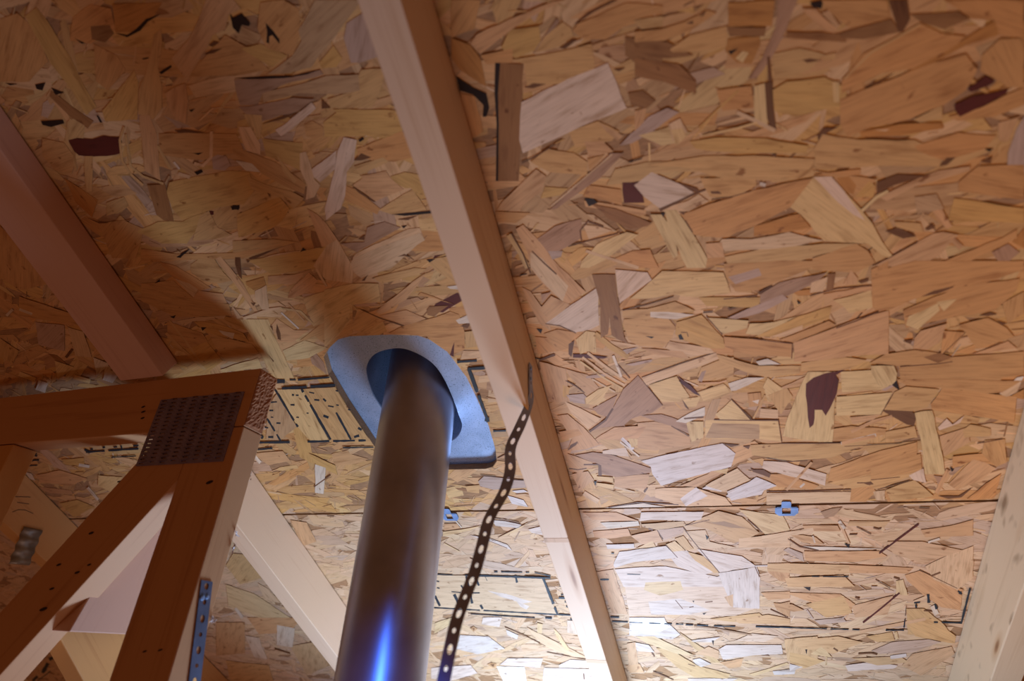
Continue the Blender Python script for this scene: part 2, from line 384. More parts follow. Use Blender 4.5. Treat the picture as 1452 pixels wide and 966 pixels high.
tile(60, 180, 4.83, [
 ('o', [(0,80),(150,110),(230,220),(200,320),(90,300),(0,200)]),('O', [(150,350),(260,420),(380,500),(340,620),(230,520)]),
 ('g', [(870,380),(1050,340),(1300,300),(1420,310),(1449,440),(1380,530),(1210,550),(960,640),(890,560),(850,450)]),
 ('o', [(380,660),(560,640),(700,700),(640,900),(480,900)]),('g', [(640,720),(790,650),(960,650),(1130,570),(1050,720),(990,800),(820,800),(700,740)]),
 ('t', [(1030,780),(1080,610),(1140,575),(1200,690),(1300,740),(1180,770)]),('o', [(800,50),(1000,40),(1330,50),(1380,160),(1100,230),(800,190)]),
 ('R', [(180,90),(240,75),(340,85),(420,60),(540,70),(540,180),(440,200),(330,205),(250,195),(200,150)]),
 ('k', [(665,-80),(735,-80),(785,50),(790,150),(810,370),(750,330),(700,300),(685,150)]),
 ('t', [(290,200),(345,200),(345,320),(340,440),(300,450),(290,330)]),('t', [(440,610),(440,520),(560,480),(590,540),(540,590)]),
 ('b', [(720,400),(840,390),(870,520),(900,650),(830,640),(780,600)]),('l', [(1160,210),(1200,190),(1260,200),(1290,260),(1250,300),(1170,290)]),
 ('p', [(1340,20),(1400,10),(1449,120),(1449,180),(1390,150)]),
 ('t', [(560,0),(530,90),(545,230),(600,320),(690,400)], 16),('t', [(570,50),(605,270),(690,340),(830,390)], 16),('t', [(180,-40),(165,90),(215,180),(230,300)], 18),
 ('p', [(1160,30),(1155,210),(1100,265),(1040,250)], 22),('t', [(790,130),(830,200),(875,285)], 18),('p', [(930,320),(1010,345)], 24),('w', [(900,240),(940,290)], 14),
 ('d', [(1290,545),(1350,535),(1350,560),(1300,570)]),('d', [(1040,310),(1090,290),(1100,310),(1060,330)]),('d', [(1030,180),(1100,175),(1070,192)]),
 ('d', [(905,900),(960,860),(1010,835),(970,880),(930,905)]),('D', [(300,620),(380,650),(460,658),(390,662)])])
tile(330, 180, 4.83, [
 ('g', [(200,80),(480,110),(460,300),(330,230),(230,200)]),('K', [(850,150),(1150,30),(1220,60),(1260,200),(1100,240),(860,210)]),
 ('o', [(0,140),(130,180),(290,240),(500,390),(490,460),(340,400),(200,320),(0,180)]),
 ('t', [(100,340),(240,400),(400,440),(490,490),(420,560),(320,480),(130,430)]),
 ('g', [(30,600),(320,480),(390,560),(340,640),(260,700),(40,760)]),('t', [(0,780),(280,770),(450,790),(240,850),(100,900),(0,900)]),
 ('p', [(130,930),(260,880),(440,850),(640,820),(620,966),(170,966)]),
 ('g', [(1080,340),(1180,310),(1290,330),(1330,480),(1290,500),(1220,420),(1180,420),(1100,380)]),
 ('k', [(870,335),(1050,300),(1080,350),(1170,430),(980,510),(820,400),(890,350)]),('t', [(830,270),(930,240),(1030,210),(1070,240),(870,330)]),
 ('K', [(770,400),(850,430),(1010,560),(990,600),(870,545),(760,500)]),('t', [(1000,570),(1110,500),(1230,430),(1330,570),(1090,600)]),
 ('m', [(920,690),(1040,650),(1150,690),(1080,730),(850,860),(740,800),(900,790)]),
 ('p', [(820,900),(840,870),(1010,790),(1200,700),(1280,690),(1310,760),(1160,830),(1030,910),(850,930)]),
 ('t', [(300,190),(440,370),(420,390),(350,310)]),('p', [(40,0),(120,0),(190,120),(190,190),(90,160)]),('w', [(20,230),(130,250),(190,310),(90,300)]),
 ('P', [(520,310),(710,160),(700,290),(600,380),(550,340)]),
 ('p', [(460,180),(500,170),(530,250),(560,360),(600,400),(560,480),(500,500),(510,400),(460,290)]),
 ('k', [(510,560),(580,600),(640,660),(730,790),(820,960),(700,966),(620,850),(560,690)]),
 ('P', [(760,70),(850,90),(830,240),(780,310),(770,470),(740,560),(640,640),(630,560),(660,450),(700,290),(720,160)]),
 ('d', [(1085,600),(1360,575),(1385,590),(1180,610)]),('D', [(1130,635),(1260,610),(1200,640)]),('D', [(110,900),(240,850),(460,785),(300,835),(130,915)]),
 ('d', [(460,860),(480,830),(505,845)]),('d', [(860,90),(890,70),(900,85),(870,105)]),('d', [(0,535),(45,540),(40,570),(0,560)]),('D', [(830,230),(880,180),(950,210),(880,230)]),
 ('D', [(820,405),(900,460),(980,515),(960,512),(860,450)],),('D', [(235,450),(258,460),(255,485)]),('d', [(1155,680),(1195,675),(1170,695)]),('D', [(860,770),(905,740),(900,775)])])
tile(200, 340, 4.83, [
 ('o', [(0,60),(240,100),(600,90),(850,60),(960,30),(700,130),(300,140),(0,160)]),('K', [(120,150),(240,180),(480,330),(400,350),(220,260)]),
 ('o', [(340,170),(400,130),(500,130),(560,220),(620,280),(530,300),(420,280),(340,220)]),('o', [(0,300),(220,280),(360,400),(600,440),(620,520),(240,530),(0,420)]),
 ('o', [(180,560),(420,640),(460,700),(310,750),(180,650)]),('g', [(360,560),(440,560),(600,600),(700,640),(740,700),(450,640)]),
 ('t', [(460,640),(600,680),(760,715),(810,780),(660,840),(580,830),(510,740)]),
 ('g', [(310,750),(450,700),(560,830),(470,900),(380,840)]),('y', [(540,890),(800,810),(830,880),(560,910)]),
 ('g', [(720,140),(870,120),(1200,60),(1280,40),(1240,200),(1160,200),(900,240),(780,170)]),
 ('k', [(870,250),(1050,240),(1180,200),(1120,230),(1060,300),(870,310)]),
 ('y', [(1110,400),(1200,370),(1449,310),(1449,500),(1230,580),(1190,590),(1140,500)]),
 ('p', [(1270,40),(1340,0),(1449,180),(1449,300),(1260,270),(1180,180)]),('t', [(1090,690),(1230,580),(1449,500),(1449,640),(1350,680),(1290,740),(1190,660),(1130,690)]),
 ('y', [(970,760),(1120,690),(1280,740),(1150,810),(1000,830)]),('k', [(930,540),(1050,620),(1150,620),(1040,700),(940,700),(890,590)]),
 ('k', [(1005,400),(1020,350),(1150,225),(1210,280),(1160,350),(1040,400)]),
 ('k', [(350,400),(400,350),(560,370),(590,435),(480,425)]),('p', [(230,265),(330,300),(390,340),(360,395),(290,330)]),
 ('O', [(720,290),(840,255),(855,310),(770,345),(720,310)]),('p', [(780,350),(860,310),(875,475),(830,480),(780,400)]),
 ('k', [(510,130),(545,115),(700,300),(800,490),(770,490),(640,300),(550,190)]),('p', [(620,450),(690,530),(660,545)]),
 ('p', [(240,560),(400,530),(580,520),(570,540),(350,560),(300,590)]),('w', [(530,620),(640,640),(630,680),(560,650)]),
 ('y', [(680,545),(870,545),(900,640),(980,800),(1050,950),(930,966),(880,900),(800,760),(740,640)]),
 ('m', [(1160,810),(1200,780),(1250,840),(1270,920),(1170,850)]),
 ('t', [(195,555),(300,690),(400,830)], 14),('t', [(170,640),(280,750),(440,890)], 18),('p', [(700,540),(880,480),(960,470)], 20),('y', [(950,470),(1090,490),(1190,590)], 14),
 ('w', [(960,500),(1080,610)], 10),('k', [(1010,440),(1120,560)], 10),('p', [(1200,200),(1270,320)], 16),
 ('D', [(645,120),(680,120),(690,270),(665,240),(645,170)]),('D', [(880,590),(900,590),(905,625)]),('D', [(930,575),(955,640),(958,690),(938,680),(925,630)]),
 ('d', [(90,300),(130,270),(125,290)]),('d', [(240,120),(330,65),(270,125)]),('d', [(410,600),(450,600),(420,625)]),('D', [(720,140),(750,140),(730,160)]),('d', [(200,530),(240,515),(225,540)]),
 ('d', [(1090,85),(1110,55),(1125,70)]),('D', [(870,785),(910,830),(905,840)]),('D', [(750,430),(785,435),(770,455)])])
tile(460, 330, 4.83, [
 ('y', [(0,390),(190,350),(370,350),(385,470),(170,500),(180,550),(0,620)]),('t', [(340,310),(620,240),(700,250),(640,290),(390,350)]),
 ('t', [(700,190),(860,160),(900,350),(750,250)]),('k', [(380,570),(560,530),(700,590),(560,640),(480,610)]),
 ('K', [(440,690),(540,640),(760,580),(860,540),(920,560),(960,680),(960,800),(880,840),(790,780),(700,710),(560,695)]),
 ('p', [(180,210),(200,170),(430,80),(650,0),(690,50),(640,80),(450,250),(310,290),(250,310),(200,270)]),
 ('y', [(0,620),(170,555),(180,600),(100,700),(0,790)]),('t', [(230,520),(400,590),(300,690),(180,660)]),
 ('k', [(350,540),(600,340),(690,280),(640,360),(560,460),(380,560)]),('K', [(640,430),(660,410),(890,490),(750,450)]),
 ('b', [(700,530),(720,505),(850,500),(750,575),(705,565)]),('w', [(900,600),(990,560),(1000,620),(920,625)]),('w', [(840,370),(910,360),(920,390),(860,385)]),
 ('p', [(930,870),(950,810),(1090,810),(1080,870),(940,880)]),('t', [(960,680),(1040,670),(1050,780),(970,790)]),
 ('R', [(860,840),(890,750),(885,850)]),('D', [(930,640),(1010,615),(980,655)]),('D', [(500,165),(550,145),(600,175),(550,160)]),
 ('D', [(230,520),(400,590),(550,635),(530,640),(380,590)]),('d', [(700,185),(760,180),(720,205)]),('D', [(255,330),(300,285),(275,330)]),('y', [(180,480),(230,540)], 10)])
tile(640, 0, 4.83, [
 ('o', [(0,0),(200,0),(160,200),(0,260)]),('O', [(0,260),(130,310),(200,400),(240,600),(60,480),(0,400)]),('K', [(60,640),(160,660),(220,900),(120,966)]),
 ('t', [(410,410),(600,380),(760,350),(960,300),(980,420),(980,560),(800,570),(520,600),(500,440)]),
 ('g', [(400,200),(600,180),(620,330),(440,400),(340,330)]),('K', [(200,380),(420,330),(420,430),(240,440)]),
 ('m', [(560,370),(580,330),(720,120),(740,150),(650,270)]),('k', [(130,300),(170,240),(400,130),(700,10),(780,0),(650,60),(430,190),(200,370)]),
 ('t', [(570,360),(640,250),(760,150),(820,190),(835,240),(740,320)]),('K', [(830,210),(870,160),(1200,20),(1449,40),(1449,90),(1240,140),(1060,270),(900,270)]),
 ('b', [(1190,250),(1449,290),(1449,480),(1300,460),(1190,380)]),('t', [(1250,140),(1449,110),(1449,180),(1300,200)]),
 ('b', [(1210,640),(1310,620),(1400,690),(1330,750),(1230,720)]),('p', [(780,310),(910,260),(880,295),(800,325)]),
 ('t', [(800,900),(1000,830),(1150,900),(1100,966),(850,1010)]),('k', [(1010,840),(1180,930),(1140,966),(1060,900)]),
 ('b', [(330,430),(495,440),(480,760),(480,966),(460,1240),(320,1240),(310,900),(320,640)]),
 ('P', [(480,700),(800,540),(1070,430),(1130,560),(1200,740),(1000,820),(800,910),(680,966),(490,1050),(465,960)]),
 ('l', [(1150,1000),(1350,800),(1480,740),(1560,770),(1380,900),(1240,980)]),('p', [(1190,740),(1280,730),(1240,760)]),
 ('d', [(300,430),(335,430),(320,640),(325,850),(320,1240),(305,1240),(310,850),(295,640)]),
 ('D', [(840,170),(930,90),(1100,0),(1140,0),(980,80),(860,160)]),('d', [(30,520),(150,600),(240,640),(260,740),(240,800),(215,800),(220,720),(150,650),(60,620)]),
 ('D', [(500,600),(560,570),(650,575),(560,605)]),('D', [(1110,475),(1190,465),(1150,490)]),('D', [(740,330),(830,270),(860,275),(780,335)])])
tile(690, 180, 4.83, [
 ('t', [(300,240),(420,150),(600,180),(690,240),(690,330),(430,310)]),('o', [(690,220),(810,190),(700,300)]),('g', [(370,490),(400,410),(560,420),(500,470)]),
 ('k', [(670,100),(800,100),(870,170),(700,210)]),('t', [(880,290),(1100,240),(1449,240),(1449,310),(1200,310),(1050,370),(820,400)]),
 ('k', [(100,520),(340,290),(410,340),(380,440),(200,580),(70,570)]),('o', [(60,580),(300,590),(200,660),(60,650)]),
 ('K', [(700,400),(920,430),(930,540),(800,500),(660,480)]),
 ('m', [(330,780),(470,680),(650,630),(650,760),(480,860),(420,870)]),('y', [(760,800),(960,720),(1040,740),(830,900),(700,966),(640,966),(650,920)]),
 ('K', [(880,900),(1000,850),(1120,840),(1180,966),(1000,966)]),('y', [(1040,60),(1250,0),(1400,40),(1300,110),(1200,130)]),
 ('m', [(430,570),(600,420),(700,330),(850,180),(940,180),(780,350),(560,500),(480,560)]),('p', [(440,545),(600,410),(860,190)], 12),
 ('b', [(700,520),(880,560),(1130,660),(1100,680),(980,700),(820,620),(790,580)]),('p', [(660,670),(760,680),(860,710),(700,770)]),
 ('R', [(930,380),(1040,380),(1060,430),(1080,520),(940,520),(930,440)]),('P', [(1010,400),(1130,310),(1200,340),(1320,390),(1420,450),(1190,560),(1080,480)]),
 ('p', [(1200,560),(1449,490),(1449,540),(1320,600),(1240,600)]),
 ('D', [(1310,380),(1449,430),(1449,445),(1400,430)]),('D', [(1180,560),(1430,450),(1560,400),(1570,410),(1449,455),(1190,580)]),('d', [(670,490),(730,490),(760,520),(700,545)]),
 ('k', [(200,700),(250,670),(340,760),(500,960),(560,1010),(680,1130),(550,1220),(380,1070),(300,960),(280,860)]),
 ('p', [(300,860),(380,900),(470,1000),(560,1090),(520,1200),(400,1080),(300,960)]),
 ('y', [(150,740),(230,860),(280,966)], 34),('D', [(170,730),(250,870),(300,1000)], 10),('D', [(310,850),(390,930),(480,1010)], 10),('p', [(680,850),(900,920),(1040,966)], 20),
 ('D', [(240,250),(340,200),(470,120)], 7),('D', [(560,820),(700,780),(900,730)], 7),('D', [(700,650),(760,670),(800,685)], 12),('D', [(650,780),(640,710),(700,640)], 10),
 ('l', [(420,850),(520,850),(510,890),(450,910)])])
tile(900, 0, 4.83, [
 ('O', [(640,20),(960,0),(940,180),(640,180)]),('b', [(0,270),(230,290),(400,380),(200,400),(0,380)]),('b', [(1040,220),(1449,230),(1449,290),(1040,260)]),
 ('b', [(0,400),(300,440),(420,560),(420,640),(200,560),(0,520)]),('t', [(940,370),(1130,330),(1300,370),(1200,480),(960,540)]),
 ('g', [(940,620),(1040,560),(1300,530),(1449,600),(1449,720),(1260,760),(1100,800),(960,760)]),
 ('t', [(240,340),(380,240),(630,180),(630,320),(500,340),(260,360)]),('o', [(0,220),(180,200),(340,150),(500,70),(560,90),(400,200),(200,280),(0,290)]),
 ('K', [(560,620),(800,590),(820,740),(600,760)]),('k', [(0,760),(80,740),(60,840),(0,900)]),
 ('b', [(630,180),(720,190),(900,190),(890,250),(650,250)]),('O', [(640,270),(850,250),(860,310),(800,440),(700,430),(620,350)]),('y', [(690,400),(740,350),(780,360),(740,430)]),
 ('g', [(860,380),(920,390),(900,560),(840,560)]),('p', [(230,850),(310,810),(360,900),(320,966),(260,966)]),
 ('m', [(985,-20),(1125,-20),(1040,200),(960,360),(880,480),(830,540),(780,540),(880,380),(960,200)]),
 ('y', [(820,590),(890,570),(900,720),(910,860),(880,860),(820,830)]),('D', [(890,570),(945,560),(950,740),(970,890),(930,880),(905,800)]),('D', [(905,390),(925,380),(940,560),(915,560)]),
 ('k', [(1140,60),(1240,60),(1380,190),(1370,230),(1300,200),(1200,120)]),('k', [(1280,90),(1330,70),(1400,170),(1390,200)]),('t', [(1290,380),(1380,360),(1370,410),(1290,415)]),
 ('g', [(440,880),(570,750),(710,620)], 14),('p', [(700,770),(830,830),(960,895)], 28),('y', [(1385,560),(1385,700)], 30),('y', [(460,930),(700,880),(840,840)], 16),
 ('d', [(640,350),(710,330),(660,375)]),('d', [(1200,20),(1290,0),(1280,60),(1220,50)]),('D', [(350,160),(400,140),(400,165)]),('D', [(1150,410),(1200,400),(1280,415),(1180,430)]),('D', [(440,110),(490,70),(470,110)]),
 ('D', [(1250,930),(1290,880),(1330,870),(1280,910),(1260,966)])])
tile(1152, 0, 4.83, [
 ('o', [(60,0),(510,0),(530,120),(250,190),(100,60)]),('b', [(180,230),(540,130),(600,220),(350,270),(200,260)]),('b', [(670,100),(880,90),(1000,80),(1080,130),(900,200),(760,160)]),
 ('K', [(900,0),(1449,0),(1449,260),(1280,240),(1250,140),(1100,130)]),
 ('o', [(1280,270),(1449,260),(1449,600),(1340,600),(1250,540),(1150,490),(1160,380)]),('o', [(930,800),(1150,740),(1350,640),(1449,600),(1449,720),(1250,800),(1000,830)]),
 ('K', [(200,550),(350,370),(540,270),(740,160),(890,230),(1050,250),(960,330),(700,470),(480,500),(200,640)]),
 ('O', [(600,520),(780,420),(950,330),(1250,140),(1280,240),(1050,310),(800,450),(640,540)]),
 ('K', [(190,680),(500,560),(800,440),(1050,370),(1130,480),(1050,620),(900,720),(660,820),(400,870),(240,940),(190,850)]),
 ('t', [(690,820),(890,720),(890,810),(740,840)]),('O', [(320,900),(600,850),(880,840),(900,880),(600,930),(340,940)]),
 ('k', [(1270,840),(1420,800),(1380,880),(1340,966),(1280,966)]),('l', [(1400,880),(1449,800),(1500,800),(1500,1200),(1330,1200),(1340,1050)]),
 ('R', [(1060,610),(1190,520),(1250,560),(1200,590),(1090,630)]),('R', [(970,720),(1100,660),(1340,610),(1330,640),(1200,710),(1010,800),(980,760)]),
 ('D', [(520,0),(650,0),(670,130),(620,220),(590,220),(560,120)]),('y', [(150,560),(160,700)], 26),('t', [(220,540),(400,360),(740,165)], 14),
 ('D', [(40,930),(90,880),(180,870),(100,910),(60,960)]),('D', [(350,600),(450,560),(560,500),(460,570)]),('p', [(420,890),(530,885),(500,900)])])
tile(920, 180, 4.83, [
 ('t', [(0,260),(380,200),(800,200),(1140,220),(1100,290),(860,370),(500,350),(250,280)]),('g', [(280,100),(450,75),(800,80),(1090,130),(1080,180),(840,180),(500,170),(320,150)]),
 ('K', [(220,600),(480,510),(740,430),(1130,350),(1100,420),(970,550),(700,690),(480,760),(310,740)]),
 ('t', [(350,350),(730,350),(740,400),(600,480),(420,480)]),
 ('t', [(1130,280),(1150,160),(1200,60),(1449,90),(1449,270),(1200,290)]),('K', [(1130,330),(1449,290),(1449,330),(1250,340)]),
 ('t', [(520,890),(800,830),(1200,800),(1449,800),(1100,900),(850,966),(550,966)]),('O', [(720,680),(1030,595),(1110,690),(960,720),(720,750)]),
 ('p', [(480,800),(500,770),(700,770),(960,720),(1200,780),(900,830),(520,850)]),
 ('y', [(970,550),(1130,340),(1250,340),(1449,560),(1530,660),(1600,790),(1700,920),(1600,880),(1500,800),(1200,780),(1040,600)]),
 ('P', [(1130,345),(1250,340),(1330,430),(1480,640),(1400,600),(1300,520),(1240,460)]),
 ('p', [(190,550),(340,460),(410,510),(270,580)]),
 ('y', [(10,600),(90,600),(180,720),(200,880),(170,900),(60,700)]),('y', [(110,570),(190,570),(280,700),(400,900),(390,966),(260,966),(200,830),(130,680)]),
 ('k', [(390,800),(500,790),(520,890),(400,900)]),('y', [(150,20),(230,10),(260,60),(190,130)]),
 ('D', [(190,380),(330,420),(350,450),(300,440)]),('D', [(420,440),(480,440),(500,460),(430,458)]),('D', [(840,190),(875,185),(870,210)]),('d', [(80,590),(110,590),(100,620)]),
 ('D', [(205,580),(250,580),(240,605)]),('D', [(430,500),(560,480),(700,440)], 6),('D', [(250,640),(300,720)], 8),('w', [(760,390),(800,400)], 25)])
tile(1152, 180, 4.83, [
 ('K', [(0,300),(200,330),(440,360),(300,500),(160,350)]),('g', [(970,490),(1200,520),(1449,560),(1449,660),(1200,650),(930,640)]),
 ('t', [(10,150),(70,50),(300,90),(700,90),(900,180),(870,270),(400,270),(30,290)]),('K', [(700,130),(1000,40),(1260,60),(1180,150),(900,230),(720,160)]),
 ('k', [(460,480),(640,390),(860,300),(1080,270),(1080,300),(700,410),(510,510)]),('K', [(1000,380),(1130,270),(1449,260),(1449,500),(1280,480),(1000,440)]),
 ('t', [(560,650),(740,660),(760,720),(700,720),(580,690)]),('k', [(820,570),(880,550),(960,680),(920,700),(860,640)]),
 ('k', [(430,950),(640,830),(830,730),(900,720),(1000,740),(870,880),(700,966)]),('o', [(0,900),(300,800),(380,850),(430,930),(300,1000),(0,980)]),
 ('O', [(1370,790),(1449,690),(1449,830)]),('K', [(800,960),(1300,760),(1400,700),(1400,760),(1000,966)]),('m', [(1230,860),(1340,800),(1420,860),(1300,960)]),
 ('g', [(290,480),(390,370),(430,400),(420,480)]),('s', [(700,480),(850,460),(900,560),(720,600)]),
 ('D', [(440,460),(440,380),(580,325),(780,335),(560,400)]),('D', [(500,715),(590,690),(710,750),(620,765)]),('D', [(770,700),(820,665),(840,690),(790,710)]),('d', [(1180,150),(1240,150),(1210,170)]),
 ('D', [(870,270),(920,210),(980,210),(920,260)]),('D', [(1150,240),(1230,205),(1220,250)]),('O', [(160,350),(250,340),(300,400),(280,460),(220,440)]),
 ('y', [(340,575),(440,480),(520,440)], 22),('D', [(410,950),(520,900),(720,790)], 7),('k', [(960,770),(1020,830)], 40)])
tile(740, 370, 4.83, [
 ('y', [(960,70),(1380,80),(1430,220),(1200,250),(1040,230),(850,260),(740,260),(870,150)]),('t', [(700,400),(1000,390),(1050,450),(1030,530),(960,600),(790,580),(730,540),(690,430)]),
 ('k', [(0,180),(60,210),(190,400),(200,480),(120,430),(60,320)]),('k', [(120,690),(300,740),(330,966),(180,966)]),('k', [(200,240),(330,300),(200,420),(120,330)]),
 ('K', [(90,520),(200,530),(240,620),(110,640)]),('t', [(690,340),(860,330),(1050,280),(1180,340),(870,400),(690,390)]),
 ('w', [(880,350),(1000,350),(1180,370),(1060,400),(880,385)]),('K', [(1180,590),(1449,560),(1449,640),(1350,640)]),('t', [(1350,680),(1449,660),(1449,800),(1200,800),(1230,730)]),
 ('P', [(160,430),(340,300),(520,180),(530,440),(470,470),(370,490),(260,440)]),('P', [(640,60),(760,70),(860,80),(890,130),(740,240),(670,290),(650,160)]),
 ('g', [(1050,500),(1060,420),(1230,370),(1380,530),(1390,600),(1290,600),(1120,550),(1070,530)]),('p', [(1010,550),(1290,600),(1320,630),(1150,660),(980,600)]),
 ('k', [(300,740),(450,780),(530,870),(450,920),(330,800)]),('g', [(280,850),(330,870),(310,940),(280,930)]),('l', [(320,930),(420,910),(450,940),(330,966)]),
 ('y', [(370,540),(440,480),(500,490),(510,630),(450,620),(400,640)]),('K', [(150,500),(240,470),(370,490),(320,600),(240,620)]),
 ('g', [(500,500),(610,590),(730,660)], 38),('k', [(820,600),(1100,620),(1150,670),(900,640)]),
 ('b', [(480,95),(560,92),(640,95),(655,250),(680,400),(700,520),(730,570),(660,540),(615,510),(600,380),(590,500),(540,530),(540,320),(510,200)]),
 ('y', [(870,850),(1060,790),(1100,860),(1150,930),(1080,966),(960,966),(900,900)]),('t', [(1200,900),(1380,840),(1449,900),(1300,966),(1210,966)]),
 ('p', [(820,800),(1080,710),(1330,630),(1350,670),(1200,730),(1030,790),(850,855)]),
 ('l', [(710,710),(890,675),(890,690),(760,720)]),('l', [(440,790),(590,770),(560,800),(440,805)]),('l', [(690,610),(800,590),(720,640)]),
 ('R', [(350,640),(450,640),(590,660),(560,670),(350,663)]),('R', [(1065,790),(1150,850),(1220,925),(1180,910),(1110,850)]),
 ('p', [(450,630),(580,730),(715,825)], 18),('p', [(415,660),(560,770),(700,850)], 14),('y', [(400,690),(540,790),(690,875)], 12),('w', [(625,650),(680,795)], 18),('p', [(610,555),(800,585)], 14),('p', [(480,810),(640,900)], 12),
 ('D', [(660,715),(740,805)], 7),('D', [(690,340),(860,300),(1040,245)], 6),('d', [(845,515),(905,520),(890,532)]),('d', [(1070,510),(1090,500),(1110,540),(1080,540)]),('D', [(1090,490),(1130,490),(1140,520)], 6),
 ('d', [(100,465),(140,470),(130,500)]),('D', [(320,570),(360,545),(340,660),(320,640)]),('D', [(110,680),(220,635),(230,650),(130,685)]),('D', [(300,820),(370,860),(430,905)], 7),
 ('D', [(160,430),(260,445),(370,495)], 6),('D', [(820,800),(1080,705),(1330,628)], 4),('m', [(130,230),(200,215),(140,290)])])
tile(960, 370, 4.83, [
 ('o', [(320,20),(700,0),(1000,0),(900,60),(700,140),(560,200),(400,210),(330,100)]),('O', [(780,210),(910,195),(920,235),(830,240)]),
 ('l', [(350,110),(560,50),(580,100),(400,160)]),('k', [(600,920),(860,800),(1050,750),(1000,780),(800,850),(640,930)]),
 ('g', [(150,250),(570,250),(560,320),(200,310)]),('m', [(570,230),(700,150),(1030,80),(950,150),(800,220),(650,290),(570,310)]),
 ('l', [(350,390),(480,330),(720,230),(760,260),(560,360),(400,400)]),('y', [(210,390),(490,410),(480,460),(320,500),(270,470)]),
 ('K', [(320,520),(600,540),(790,570),(790,660),(520,650),(330,590)]),('g', [(530,520),(680,450),(830,380),(1060,310),(1040,400),(800,480),(640,520)]),
 ('p', [(640,520),(860,440),(860,470),(740,520)]),('y', [(500,430),(660,420),(820,380),(560,510),(470,500)]),('K', [(700,540),(1040,410),(1090,440),(800,560)]),
 ('k', [(800,560),(1050,470),(1230,400),(1449,340),(1449,640),(1200,650),(1000,680),(800,690)]),('t', [(270,640),(560,720),(520,780),(300,700)]),
 ('k', [(1000,230),(1330,170),(1340,200),(1080,260)]),('y', [(1070,270),(1330,200),(1340,320),(1180,360),(1140,310)]),('K', [(1330,60),(1449,0),(1449,340),(1340,320)]),
 ('t', [(520,780),(560,720),(850,720),(840,770),(640,800)]),('t', [(850,700),(1150,660),(1300,680),(1150,750),(850,760)]),('y', [(1120,760),(1449,740),(1449,880),(1130,900)]),
 ('p', [(920,150),(1030,110),(1000,210),(910,220)]),('b', [(1035,90),(1085,85),(1070,200),(1020,210)]),('k', [(1140,160),(1190,60),(1240,120),(1230,160)]),
 ('w', [(540,690),(620,670),(710,710),(560,715)]),('y', [(590,860),(620,800),(760,900),(780,966),(620,966)]),('l', [(140,820),(170,760),(200,750),(170,830)]),
 ('w', [(350,840),(480,800),(600,800),(400,890),(370,890)]),
 ('D', [(560,225),(650,170)], 12),('D', [(910,240),(1100,190),(1330,170)], 7),('D', [(320,262),(550,240)], 7),('D', [(1090,460),(1230,410),(1380,350)], 9),('D', [(520,535),(650,552),(790,568)], 6),
 ('D', [(1240,140),(1310,120),(1310,140),(1260,155)]),('d', [(820,270),(850,290),(830,298)]),('D', [(200,380),(310,505)], 7),('D', [(180,355),(245,350)], 9),('D', [(345,325),(420,320),(360,340)]),
 ('D', [(790,570),(785,670)], 6),('k', [(150,840),(290,835),(340,820)], 12),('y', [(150,900),(330,850),(360,900),(180,960)])])
tile(1152, 370, 4.83, [
 ('K', [(400,80),(700,0),(1449,0),(1449,60),(1100,180),(700,260),(540,330),(430,340)]),('K', [(620,340),(1000,180),(1420,120),(1400,200),(1250,340),(900,400),(640,460)]),
 ('o', [(1300,290),(1449,210),(1449,360),(1340,430)]),('o', [(600,730),(950,660),(1449,620),(1449,780),(1300,800),(1250,890),(1000,880),(600,820)]),
 ('o', [(390,700),(500,640),(700,610),(900,640),(960,680),(700,710),(580,720)]),('y', [(640,440),(660,380),(860,290),(870,340),(720,470)]),('y', [(850,280),(990,260),(900,345)]),
 ('k', [(690,600),(700,530),(740,480),(920,430),(870,560),(780,610)]),('K', [(900,480),(1050,490),(960,600),(880,640)]),('b', [(760,660),(870,630),(960,660),(860,700)]),
 ('o', [(1000,440),(1200,390),(1330,460),(1380,520),(1130,600)]),('k', [(1090,640),(1340,550),(1400,600),(1200,630)]),
 ('y', [(400,720),(560,720),(580,770),(570,840),(480,870),(420,830)]),('l', [(470,885),(550,845),(580,850),(500,890)]),
 ('w', [(1280,910),(1400,800),(1449,790),(1400,900),(1330,935)]),('O', [(1350,930),(1449,880),(1449,950)]),
 ('D', [(745,245),(830,205),(960,175),(970,180),(860,225)]),('D', [(1140,375),(1220,352),(1265,368),(1200,378)]),('d', [(545,850),(580,815),(580,850),(595,885),(570,870)]),('D', [(620,550),(690,540),(670,570)]),
 ('D', [(600,725),(860,705),(960,690)], 7),('D', [(700,840),(900,840)], 8),('D', [(1090,860),(1270,885)], 7),('D', [(890,640),(1050,490)], 5),('D', [(1260,410),(1330,430),(1300,440)])])
